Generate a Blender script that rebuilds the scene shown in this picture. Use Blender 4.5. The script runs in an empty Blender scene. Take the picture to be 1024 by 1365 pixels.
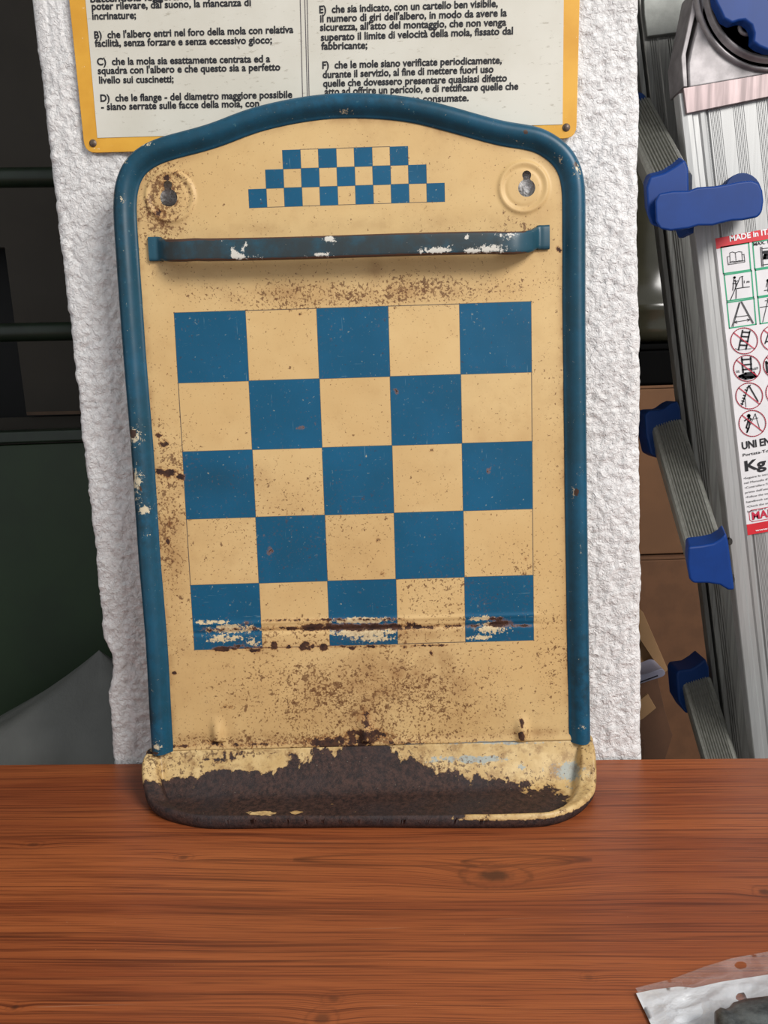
import bpy, bmesh, math
import numpy as np
from mathutils import Matrix, Vector
sc = bpy.context.scene
COL = sc.collection
rng = np.random.default_rng(7)

# ---------------------------------------------------------------- camera
F = 1025.0                                   # focal length in pixels of a 1024x1365 frame
R = np.array([[0.99942172, -0.03330841, -0.00683883],
              [0.00124685, -0.16508929, 0.98627784],
              [-0.03398037, -0.98571602, -0.16495229]])   # columns: image right, image down, view direction
CAM = np.array([0.0, -0.5504, 0.2863])
cd = bpy.data.cameras.new('camera'); cam = bpy.data.objects.new('camera', cd); COL.objects.link(cam)
cd.sensor_fit = 'HORIZONTAL'; cd.sensor_width = 36.0; cd.lens = 36.0*F/1024.0
cd.clip_start = .01; cd.clip_end = 100
cam.matrix_world = Matrix([[R[0, 0], -R[0, 1], -R[0, 2], CAM[0]],
                           [R[1, 0], -R[1, 1], -R[1, 2], CAM[1]],
                           [R[2, 0], -R[2, 1], -R[2, 2], CAM[2]], [0, 0, 0, 1]])
sc.camera = cam

# ---------------------------------------------------------------- world, lights, exposure
wd = bpy.data.worlds.new('world'); sc.world = wd; wd.use_nodes = True
bg = wd.node_tree.nodes['Background']
bg.inputs[0].default_value = (0.92, 0.96, 1.0, 1); bg.inputs[1].default_value = 0.62
ld = bpy.data.lights.new('daylight', 'AREA'); lo = bpy.data.objects.new('daylight', ld); COL.objects.link(lo)
ld.shape = 'RECTANGLE'; ld.size = 1.0; ld.size_y = 0.9; ld.energy = 74; ld.color = (1.0, .97, .93)
lo.location = (1.5, -1.75, 1.75)
lo.rotation_euler = (Vector((0, 0, .15))-Vector(lo.location)).to_track_quat('-Z', 'Y').to_euler()
sc.view_settings.view_transform = 'Standard'; sc.view_settings.look = 'None'
sc.view_settings.gamma = 1; sc.view_settings.use_curve_mapping = False
sc.view_settings.exposure = 0.0

# ---------------------------------------------------------------- measuring helpers
A = lambda *v: np.array(v, float)
def ray(u, v): return R@A((u-512)/F, (v-682.5)/F, 1.0)
def hit(u, v, p, n):
    r = ray(u, v); return CAM+r*(((A(*p)-CAM)@A(*n))/(r@A(*n)))
def pix(P):
    q = (np.asarray(P, float)-CAM)@R
    return np.stack([512+F*q[..., 0]/q[..., 2], 682.5+F*q[..., 1]/q[..., 2]], -1)
def sm(x, a, b):
    t = np.clip((x-a)/(b-a), 0, 1); return t*t*(3-2*t)
def vnoise(x, y, seed=0):
    xi = np.floor(x).astype(np.int64); yi = np.floor(y).astype(np.int64)
    fx = x-xi; fy = y-yi; fx = fx*fx*(3-2*fx); fy = fy*fy*(3-2*fy)
    def h(i, j):
        n = (i*374761393+j*668265263+seed*1442695041) & 0xffffffff
        n = ((n ^ (n >> 13))*1274126177) & 0xffffffff
        return ((n ^ (n >> 16)) & 0xffff)/65535.0
    return (h(xi, yi)*(1-fx)+h(xi+1, yi)*fx)*(1-fy)+(h(xi, yi+1)*(1-fx)+h(xi+1, yi+1)*fx)*fy
def fbm(x, y, o=4, seed=0):
    s = 0; a = .5; t = 0
    for k in range(o):
        s = s+a*vnoise(x*2**k, y*2**k, seed+k); t += a; a *= .55
    return s/t

# ---------------------------------------------------------------- node helpers
def srgb(r, g, b):
    f = lambda c: (c/255/12.92 if c/255 <= .04045 else ((c/255+.055)/1.055)**2.4)
    return (f(r), f(g), f(b), 1)
class NT:
    def __init__(s, name):
        s.m = bpy.data.materials.new(name); s.m.use_nodes = True
        s.t = s.m.node_tree; s.b = s.t.nodes['Principled BSDF']
    def n(s, typ, **k):
        o = s.t.nodes.new(typ)
        for a, v in k.items(): setattr(o, a, v)
        return o
    def put(s, sock, v):
        if isinstance(v, bpy.types.NodeSocket): s.t.links.new(v, sock)
        else: sock.default_value = v
    def math(s, op, a, b=0.0, c=0.0, clamp=False):
        o = s.n('ShaderNodeMath', operation=op, use_clamp=clamp)
        for i, v in enumerate((a, b, c)): s.put(o.inputs[i], v)
        return o.outputs[0]
    def step(s, x, a, b):                       # smoothstep
        o = s.n('ShaderNodeMapRange', interpolation_type='SMOOTHSTEP')
        s.put(o.inputs[0], x); s.put(o.inputs[1], a); s.put(o.inputs[2], b)
        return o.outputs[0]
    def mix(s, f, a, b, mode='MIX'):
        o = s.n('ShaderNodeMix', data_type='RGBA', blend_type=mode)
        s.put(o.inputs[0], f); s.put(o.inputs[6], a); s.put(o.inputs[7], b)
        return o.outputs[2]
    def co(s, scale=(1, 1, 1), rot=(0, 0, 0)):
        t = s.n('ShaderNodeTexCoord'); m = s.n('ShaderNodeMapping')
        m.inputs['Scale'].default_value = scale; m.inputs['Rotation'].default_value = rot
        s.t.links.new(t.outputs['Object'], m.inputs[0]); return m.outputs[0]
    def xyz(s, v):
        o = s.n('ShaderNodeSeparateXYZ'); s.put(o.inputs[0], v); return o.outputs
    def comb(s, x, y, z=0.0):
        o = s.n('ShaderNodeCombineXYZ')
        for i, v in enumerate((x, y, z)): s.put(o.inputs[i], v)
        return o.outputs[0]
    def noise(s, scale, detail=2, rough=.5, vec=None, dist=0.0):
        o = s.n('ShaderNodeTexNoise'); o.inputs['Scale'].default_value = scale
        o.inputs['Detail'].default_value = detail; o.inputs['Roughness'].default_value = rough
        o.inputs['Distortion'].default_value = dist
        s.put(o.inputs[0], vec if vec is not None else s.co()); return o.outputs[0]
    def attr(s, name):
        return s.n('ShaderNodeAttribute', attribute_name=name).outputs['Fac']
    def bump(s, h, strength=.3, dist=.001):
        o = s.n('ShaderNodeBump'); o.inputs['Strength'].default_value = strength
        o.inputs['Distance'].default_value = dist; s.put(o.inputs['Height'], h)
        s.t.links.new(o.outputs[0], s.b.inputs['Normal'])
    def out(s, col=None, rough=None, metal=None, spec=None):
        if col is not None: s.put(s.b.inputs['Base Color'], col)
        if rough is not None: s.put(s.b.inputs['Roughness'], rough)
        if metal is not None: s.put(s.b.inputs['Metallic'], metal)
        if spec is not None: s.put(s.b.inputs['Specular IOR Level'], spec)
        return s.m
def plain(name, rgb, rough=.6, metal=0, vary=.08, scale=40, bump=0.0, spec=.5):
    k = NT(name); c = srgb(*rgb)
    n = k.noise(scale, 5, .6)
    d = tuple(x*(1-vary*2.2) for x in c[:3])+(1,); l = tuple(min(1, x*(1+vary)) for x in c[:3])+(1,)
    col = k.mix(k.step(n, .35, .65), d, l)
    if bump: k.bump(k.noise(scale*6, 4, .6), bump, .001)
    return k.out(col, rough, metal, spec)

# ---------------------------------------------------------------- object helpers
def thing(name, label, cat, loc=(0, 0, 0), group=None, kind=None):
    o = bpy.data.objects.new(name, None); COL.objects.link(o); o.location = loc
    o.empty_display_size = .02
    tag(o, label, cat, group, kind); return o
def tag(o, label=None, cat=None, group=None, kind=None):
    if label: o['label'] = label
    if cat: o['category'] = cat
    if group: o['group'] = group
    if kind: o['kind'] = kind
    return o
def root_loc(p):
    while p is not None and p.parent is not None: p = p.parent
    return A(*p.location) if p is not None else A(0, 0, 0)
def mesh(name, V, Fs, mat, parent=None, smooth=False, attrs=None, loc=None, label=None, kind=None):
    V = np.asarray(V, float)
    off = root_loc(parent) if parent is not None else (A(*loc) if loc is not None else A(0, 0, 0))
    me = bpy.data.meshes.new(name)
    me.from_pydata((V-off).tolist(), [], Fs if isinstance(Fs, list) else Fs.tolist())
    if attrs:
        for k, a in attrs.items():
            at = me.attributes.new(k, 'FLOAT', 'POINT'); at.data.foreach_set('value', np.asarray(a, np.float32).ravel())
    me.materials.append(mat)
    if smooth: me.polygons.foreach_set('use_smooth', [True]*len(me.polygons))
    me.update()
    o = bpy.data.objects.new(name, me); COL.objects.link(o)
    if parent is not None: o.parent = parent
    else: o.location = tuple(off)
    tag(o, label, None, None, kind); return o
def fixn(o):
    bm = bmesh.new(); bm.from_mesh(o.data); bmesh.ops.recalc_face_normals(bm, faces=bm.faces); bm.to_mesh(o.data); bm.free(); return o
def bevel(o, w, seg=2, ang=30):
    m = o.modifiers.new('bevel', 'BEVEL'); m.width = w; m.segments = seg; m.limit_method = 'ANGLE'
    m.angle_limit = math.radians(ang)
    for p in o.data.polygons: p.use_smooth = True
    m.harden_normals = True
    o.data.update()
    return o
def grid_faces(nr, nc, closed=False):
    i = np.arange(nr-1)[:, None]; j = np.arange(nc if closed else nc-1)[None, :]; j2 = (j+1) % nc
    a = i*nc+j; b = i*nc+j2; c = (i+1)*nc+j2; d = (i+1)*nc+j
    return np.stack([a, b, c, d], -1).reshape(-1, 4)
def box(name, lo_, hi_, mat, parent=None, bev=0.0, **k):
    x0, y0, z0 = lo_; x1, y1, z1 = hi_
    V = [(x, y, z) for x in (x0, x1) for y in (y0, y1) for z in (z0, z1)]
    Fs = [[0, 1, 3, 2], [4, 6, 7, 5], [0, 4, 5, 1], [2, 3, 7, 6], [0, 2, 6, 4], [1, 5, 7, 3]]
    o = fixn(mesh(name, V, Fs, mat, parent, **k))
    if bev: bevel(o, bev)
    return o
def hexa(name, P, mat, parent=None, bev=0.0, **k):       # 8 corners: front quad then back quad, same order
    Fs = [[0, 1, 2, 3], [4, 5, 6, 7], [0, 1, 5, 4], [1, 2, 6, 5], [2, 3, 7, 6], [3, 0, 4, 7]]
    o = fixn(mesh(name, P, Fs, mat, parent, **k))
    if bev: bevel(o, bev)
    return o
def prism(name, pts, vec, mat, parent=None, bev=0.0, **k):   # pts: 3D outline, extruded by vec
    pts = np.asarray(pts, float); n = len(pts)
    V = np.concatenate([pts, pts+np.asarray(vec, float)])
    Fs = [list(range(n)), list(range(2*n-1, n-1, -1))]+[[i, (i+1) % n, n+(i+1) % n, n+i] for i in range(n)]
    o = fixn(mesh(name, V, Fs, mat, parent, **k))
    if bev: bevel(o, bev)
    return o
def catmull(P, n=6, closed=False):
    P = np.asarray(P, float); m = len(P); out = []
    for i in range(m if closed else m-1):
        if closed: p = [P[(i+k-1) % m] for k in range(4)]
        else: p = [P[max(i-1, 0)], P[i], P[i+1], P[min(i+2, m-1)]]
        for t in np.arange(n)/n:
            out.append(.5*(2*p[1]+(p[2]-p[0])*t+(2*p[0]-5*p[1]+4*p[2]-p[3])*t*t+(3*p[1]-p[0]-3*p[2]+p[3])*t**3))
    if not closed: out.append(P[-1])
    return np.array(out)
def resample(P, d):
    s = np.r_[0, np.cumsum(np.linalg.norm(np.diff(P, axis=0), axis=1))]
    t = np.linspace(0, s[-1], max(2, int(s[-1]/d)+1))
    return np.stack([np.interp(t, s, P[:, k]) for k in range(P.shape[1])], 1)
def sdpoly(P, poly):          # signed distance (positive inside) of 2D points to a closed polygon
    a = poly; b = np.roll(poly, -1, 0); out = np.empty(len(P))
    for s0 in range(0, len(P), 20000):
        p = P[s0:s0+20000]; best = np.full(len(p), 1e9); ins = np.zeros(len(p), bool)
        for i in range(len(a)):
            e = b[i]-a[i]; w = p-a[i]; t = np.clip((w@e)/(e@e+1e-18), 0, 1)
            d = w-t[:, None]*e; best = np.minimum(best, (d*d).sum(1))
            c = (a[i][1] > p[:, 1]) != (b[i][1] > p[:, 1])
            ins ^= c & (p[:, 0] < (b[i][0]-a[i][0])*(p[:, 1]-a[i][1])/(b[i][1]-a[i][1]+1e-18)+a[i][0])
        out[s0:s0+20000] = np.sqrt(best)*np.where(ins, 1, -1)
    return out
def strokes(fr, lines, w):    # flat line work in a frame fr(x, y) -> 3D; lines = [(pts, closed)], w = line width
    V = []; Fs = []
    for pts, closed in lines:
        pts = [A(*p) for p in pts]; n = len(pts)
        for i in range(n if closed else n-1):
            a = pts[i]; b = pts[(i+1) % n]; d = b-a; L = np.linalg.norm(d)
            if L < 1e-9: continue
            d /= L; q = A(-d[1], d[0])*w/2; e = d*w*.45; k = len(V)
            for p in (a-e-q, b+e-q, b+e+q, a-e+q): V.append(fr(*p))
            Fs.append([k, k+1, k+2, k+3])
    return V, Fs
def text_mesh(txt):
    cu = bpy.data.curves.new('t', 'FONT'); cu.body = txt; cu.size = 1; cu.resolution_u = 3
    return cu
def text(name, txt, fr, p0, p1, cap, mat, parent, bold=.012, label=None):
    # written from p0 to p1 (2D frame coordinates, y up), capital height cap
    cu = text_mesh(txt); cu.offset = bold
    o = bpy.data.objects.new('t', cu); COL.objects.link(o)
    bpy.context.view_layer.update()
    me = bpy.data.meshes.new_from_object(o.evaluated_get(bpy.context.evaluated_depsgraph_get()))
    V = np.array([v.co[:] for v in me.vertices]); Fs = [list(p.vertices) for p in me.polygons]
    bpy.data.objects.remove(o); bpy.data.meshes.remove(me); bpy.data.curves.remove(cu)
    p0 = A(*p0); p1 = A(*p1); d = p1-p0; L = np.linalg.norm(d); d /= L; q = A(-d[1], d[0])
    x0 = V[:, 0].min(); sx = L/(V[:, 0].max()-x0); sy = cap/.73
    W = [fr(*(p0+d*(x-x0)*sx+q*y*sy)) for x, y in V[:, :2]]
    return mesh(name, W, Fs, mat, parent, label=label)

# ================================================================ materials
def m_plaster():
    k = NT('white_plaster')
    n = k.noise(6, 4, .6); col = k.mix(k.step(n, .3, .7), srgb(226, 223, 221), srgb(238, 236, 235))
    pit = k.step(k.noise(210, 4, .65), .70, .76); col = k.mix(k.math('MULTIPLY', pit, .55), col, srgb(120, 112, 108))
    st = k.math('MULTIPLY', k.attr('grime_shade'), k.step(k.noise(90, 5, .7), .35, .7)); col = k.mix(st, col, srgb(150, 140, 132))
    k.bump(k.noise(300, 5, .6, dist=.8), 1.0, .0026)
    return k.out(col, .85, spec=.25)
M_PLASTER = m_plaster()
M_BLACKTXT = plain('black_print', (24, 24, 30), .7, vary=.02)

GA, GB = .24, .2333                    # the printed checkerboard, width and height
def m_enamel():
    k = NT('cream_enamel_with_checks')
    a, b, _c = k.xyz(k.n('ShaderNodeAttribute', attribute_name='ab').outputs['Vector'])
    cream = k.mix(k.step(k.noise(9, 4, .6), .3, .7), srgb(203, 168, 114), srgb(214, 183, 130))
    cream = k.mix(k.math('MULTIPLY', k.step(k.noise(70, 6, .7), .5, .8), .25), cream, srgb(176, 138, 88))
    dn = k.math('MULTIPLY', k.attr('dirt'), k.step(k.noise(55, 6, .7), .25, .75))
    cream = k.mix(dn, cream, srgb(140, 98, 58))
    # checks: u, v in squares
    u = k.math('DIVIDE', a, GA/5); v = k.math('DIVIDE', b, GB/5)
    cell = lambda x: k.math('FLOOR', x)
    par = k.math('FLOORED_MODULO', k.math('ADD', cell(u), cell(v)), 2.0)
    def inside(x, lo, hi): return k.math('MULTIPLY', k.math('GREATER_THAN', x, lo), k.math('LESS_THAN', x, hi))
    ins = k.math('MULTIPLY', inside(u, 0.0, 5.0), inside(v, 0.0, 5.0))
    big = k.math('MULTIPLY', ins, k.math('LESS_THAN', par, .5))
    def line(x, per, w):   # thin line at integer steps
        f = k.math('ABSOLUTE', k.math('SUBTRACT', x, k.math('ROUND', x)))
        return k.math('LESS_THAN', f, w/per)
    ins2 = k.math('MULTIPLY', inside(u, -.012, 5.012), inside(v, -.012, 5.012))
    ln = k.math('MULTIPLY', ins2, k.math('MAXIMUM', line(u, .048, .0003), line(v, .0467, .0003)))
    # small stepped checks near the top
    au = k.math('SUBTRACT', a, SM0[0]); bv = k.math('SUBTRACT', SM0[1], b)
    su = k.math('DIVIDE', au, SMW/11); sv = k.math('DIVIDE', bv, SMH/3)
    row = cell(sv)
    okr = inside(sv, 0.0, 3.0)
    okc = k.math('LESS_THAN', k.math('ABSOLUTE', k.math('SUBTRACT', cell(su), 5.0)), k.math('SUBTRACT', 5.5, row))
    ins3 = k.math('MULTIPLY', okr, okc)
    sp = k.math('FLOORED_MODULO', k.math('ADD', cell(su), row), 2.0)
    small = k.math('MULTIPLY', ins3, k.math('LESS_THAN', sp, .5))
    ins4 = k.math('MULTIPLY', inside(sv, -.02, 3.02), k.math('LESS_THAN', k.math('ABSOLUTE', k.math('SUBTRACT', su, 5.5)), k.math('SUBTRACT', 5.52, k.math('MAXIMUM', row, 0.0))))
    ln2 = k.math('MULTIPLY', ins4, k.math('MAXIMUM', line(su, .012, .00025), line(sv, .012, .00025)))
    # blue paint, scratched and worn
    blue = k.mix(k.step(k.noise(14, 4, .6), .35, .7), srgb(12, 80, 112), srgb(16, 88, 124))
    sc1 = k.step(k.noise(1, 3, .5, vec=k.co((900, 60, 60), (0, .5, 0))), .70, .74)
    sc2 = k.step(k.noise(1, 3, .5, vec=k.co((50, 50, 800), (0, .35, 0))), .71, .75)
    blue = k.mix(k.math('MULTIPLY', k.math('MAXIMUM', sc1, sc2), .35), blue, srgb(120, 150, 160))
    blue = k.mix(k.math('MULTIPLY', k.step(k.noise(420, 3, .6), .66, .72), .4), blue, srgb(150, 160, 150))
    blue = k.mix(k.math('MULTIPLY', k.step(k.noise(260, 4, .6), .66, .74), .5), blue, srgb(18, 50, 70))
    blue = k.mix(k.math('MULTIPLY', k.attr('dirt'), .45), blue, srgb(20, 56, 72))
    wear = k.step(k.math('ADD', k.attr('chip'), k.math('MULTIPLY', k.math('SUBTRACT', k.noise(420, 7, .75), .5), 3.0)), .52, .66)
    keep = k.math('SUBTRACT', 1.0, wear)
    bl = k.math('MAXIMUM', big, small)
    col = k.mix(k.math('MULTIPLY', k.math('MAXIMUM', ln, ln2), k.math('MULTIPLY', keep, .8)), cream, srgb(40, 50, 60))
    col = k.mix(k.math('MULTIPLY', bl, keep), col, blue)
    onb = k.math('MULTIPLY', wear, bl); col = k.mix(onb, col, srgb(205, 186, 148))
    # brown freckles, fine and coarse
    spk = k.attr('speck')
    s1 = k.noise(620, 3, .6); s2 = k.noise(260, 4, .65)
    t1 = k.math('SUBTRACT', .705, k.math('MULTIPLY', spk, .155)); t2 = k.math('SUBTRACT', .715, k.math('MULTIPLY', spk, .15))
    f1 = k.step(s1, t1, k.math('ADD', t1, .05)); f2 = k.step(s2, t2, k.math('ADD', t2, .05))
    col = k.mix(k.math('MULTIPLY', f1, k.math('SUBTRACT', .75, k.math('MULTIPLY', bl, .5))), col, srgb(104, 66, 36))
    col = k.mix(k.math('MULTIPLY', f2, k.math('SUBTRACT', .75, k.math('MULTIPLY', bl, .5))), col, srgb(92, 56, 34))
    # rust that has eaten the paint
    r0 = k.math('ADD', k.attr('rust'), k.math('MULTIPLY', k.math('SUBTRACT', k.noise(300, 8, .76), .5), 2.3))
    halo = k.step(r0, .22, .58); rm = k.step(r0, .52, .62)
    rustc = k.mix(k.step(k.noise(240, 6, .7), .35, .65), srgb(46, 30, 26), srgb(78, 50, 36))
    col = k.mix(k.math('MULTIPLY', halo, .55), col, srgb(150, 98, 50)); col = k.mix(rm, col, rustc)
    zinc = k.step(k.math('ADD', k.attr('zinc'), k.math('MULTIPLY', k.math('SUBTRACT', k.noise(170, 5, .65), .5), 1.2)), .5, .58)
    col = k.mix(k.math('MULTIPLY', zinc, .9), col, srgb(150, 152, 148))
    h = k.math('SUBTRACT', k.math('MULTIPLY', k.noise(40, 3, .5), .25), k.math('MULTIPLY', rm, .5))
    h = k.math('ADD', h, k.math('MULTIPLY', k.math('MULTIPLY', rm, k.noise(500, 5, .7)), .6))
    k.bump(h, .35, .0012)
    return k.out(col, k.math('ADD', .45, k.math('MULTIPLY', rm, .3)), spec=.28)
def m_teal():
    k = NT('teal_blue_enamel')
    col = k.mix(k.step(k.noise(12, 4, .6), .3, .7), srgb(8, 66, 86), srgb(12, 82, 112))
    col = k.mix(k.math('MULTIPLY', k.attr('dirt'), k.step(k.noise(120, 5, .7), .3, .7)), col, srgb(16, 42, 50))
    col = k.mix(k.math('MULTIPLY', k.step(k.noise(300, 4, .65), .66, .72), .35), col, srgb(104, 142, 146))
    col = k.mix(k.math('MULTIPLY', k.step(k.noise(200, 5, .65), .67, .74), .5), col, srgb(14, 40, 48))
    nz_ = k.noise(420, 8, .78)
    ch = k.step(k.math('ADD', k.math('MULTIPLY', k.attr('chip'), .85), k.math('MULTIPLY', k.math('SUBTRACT', nz_, .5), 3.4)), .5, .6)
    col = k.mix(ch, col, srgb(196, 184, 156))
    ru = k.step(k.math('ADD', k.attr('rust'), k.math('MULTIPLY', k.math('SUBTRACT', k.noise(260, 6, .7), .5), 1.6)), .5, .56)
    col = k.mix(ru, col, srgb(66, 44, 32))
    k.bump(k.math('SUBTRACT', k.math('MULTIPLY', k.noise(60, 4, .5), .3), k.math('MULTIPLY', ch, .4)), .3, .001)
    return k.out(col, .40, spec=.42)
def m_tray():
    k = NT('rusted_tray_enamel')
    cream = k.mix(k.step(k.noise(60, 5, .65), .35, .7), srgb(190, 158, 104), srgb(212, 184, 132))
    z = k.step(k.math('ADD', k.attr('zinc'), k.math('MULTIPLY', k.math('SUBTRACT', k.noise(150, 7, .75), .5), 2.6)), .55, .7)
    cream = k.mix(z, cream, srgb(160, 164, 156))
    sp = k.step(k.noise(380, 5, .7), k.math('SUBTRACT', .64, k.math('MULTIPLY', k.attr('spot'), .12)), k.math('SUBTRACT', .69, k.math('MULTIPLY', k.attr('spot'), .12))); cream = k.mix(k.math('MULTIPLY', sp, .8), cream, srgb(84, 56, 36))
    st = k.step(k.noise(90, 7, .75), .47, .66); cream = k.mix(k.math('MULTIPLY', st, .6), cream, srgb(126, 88, 48))
    r0 = k.math('ADD', k.attr('rust'), k.math('MULTIPLY', k.math('SUBTRACT', k.noise(150, 10, .78), .5), 2.2))
    rm = k.step(r0, .49, .55); halo = k.step(r0, .30, .52)
    rust = k.mix(k.step(k.noise(260, 8, .78), .38, .62), srgb(32, 22, 22), srgb(72, 49, 42))
    rust = k.mix(k.math('MULTIPLY', k.step(k.noise(22, 4, .6), .45, .7), .6), rust, srgb(46, 40, 43))
    rust = k.mix(k.math('MULTIPLY', k.step(k.noise(900, 2, .5), .74, .78), .6), rust, srgb(190, 180, 160))
    col = k.mix(k.math('MULTIPLY', halo, .6), cream, srgb(128, 88, 50)); col = k.mix(rm, col, rust)
    k.bump(k.math('ADD', k.math('MULTIPLY', k.math('MULTIPLY', rm, k.noise(420, 7, .75)), .8), k.math('MULTIPLY', rm, -.5)), .7, .0014)
    return k.out(col, k.math('ADD', .45, k.math('MULTIPLY', rm, .18)), spec=.4)
def m_wood():
    k = NT('reddish_wood_laminate')
    ph = k.attr('phase'); x, y, z = k.xyz(k.co())
    def nn(fx, fy, d, r): return k.noise(1.0, d, r, vec=k.comb(k.math('MULTIPLY', x, fx), k.math('MULTIPLY', ph, fy), 0.0))
    n1 = nn(1.5, 45, 3, .55); n2 = nn(4, 420, 4, .6); n3 = nn(16, 1300, 3, .6); n4 = nn(2, 12, 2, .5)
    col = k.mix(k.step(n1, .3, .7), srgb(132, 66, 36), srgb(166, 92, 50))
    col = k.mix(k.math('MULTIPLY', k.step(n4, .4, .65), .5), col, srgb(132, 66, 38))
    col = k.mix(k.math('MULTIPLY', k.step(n2, .50, .66), .8), col, srgb(84, 38, 22))
    col = k.mix(k.math('MULTIPLY', k.step(n3, .48, .68), .7), col, srgb(92, 44, 26))
    col = k.mix(k.math('MULTIPLY', k.step(n3, .50, .30), .25), col, srgb(178, 104, 60))
    kn = k.attr('knot'); col = k.mix(kn, col, srgb(58, 34, 24))
    gl = k.attr('grainline'); col = k.mix(k.math('MULTIPLY', gl, .8), col, srgb(66, 32, 20))
    dst = k.step(k.noise(700, 2, .5), .775, .80); col = k.mix(k.math('MULTIPLY', dst, .6), col, srgb(205, 170, 140))
    scr = k.step(k.noise(1, 2, .5, vec=k.co((9, 700, 9), (0, 0, .25))), .745, .77); col = k.mix(k.math('MULTIPLY', scr, .25), col, srgb(200, 160, 130))
    k.bump(n3, .05, .0004)
    return k.out(col, k.math('ADD', .36, k.math('MULTIPLY', k.noise(30, 4, .6), .12)), spec=.45)
def m_alu(name, rgb, rough=.38, streak=.14, metal=.85, ax=(500, 500, 4)):
    k = NT(name); c = srgb(*rgb)
    n = k.noise(1, 4, .6, vec=k.co(ax)); n2 = k.noise(25, 4, .6)
    d = tuple(v*(1-streak*2) for v in c[:3])+(1,)
    col = k.mix(k.step(n, .3, .7), d, c); col = k.mix(k.math('MULTIPLY', k.step(n2, .45, .75), .3), col, d)
    return k.out(col, rough, metal)

# ================================================================ setting: the dim store room behind
M_WALL = plain('dusty_grey_wall', (84, 79, 72), .9, vary=.1, scale=3)
M_CEIL = plain('grey_ceiling', (96, 92, 86), .9, scale=3)
M_FLOOR = plain('concrete_floor', (84, 80, 76), .85, vary=.12, scale=8)
FZ = -.80
def struct(o): o['kind'] = 'structure'; return o
struct(box('floor', (-2.6, -2.2, FZ-.1), (2.6, 2.6, FZ), M_FLOOR))
struct(box('wall_back', (-2.6, 2.5, FZ), (2.6, 2.6, 1.9), M_WALL))
struct(box('wall_left', (-2.6, -.25, FZ), (-2.5, 2.5, 1.9), M_WALL))
struct(box('wall_right', (2.5, -.1, FZ), (2.6, 2.5, 1.9), M_WALL))
struct(box('ceiling', (-2.6, -.25, 1.9), (2.6, 2.6, 2.0), M_CEIL))

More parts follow.
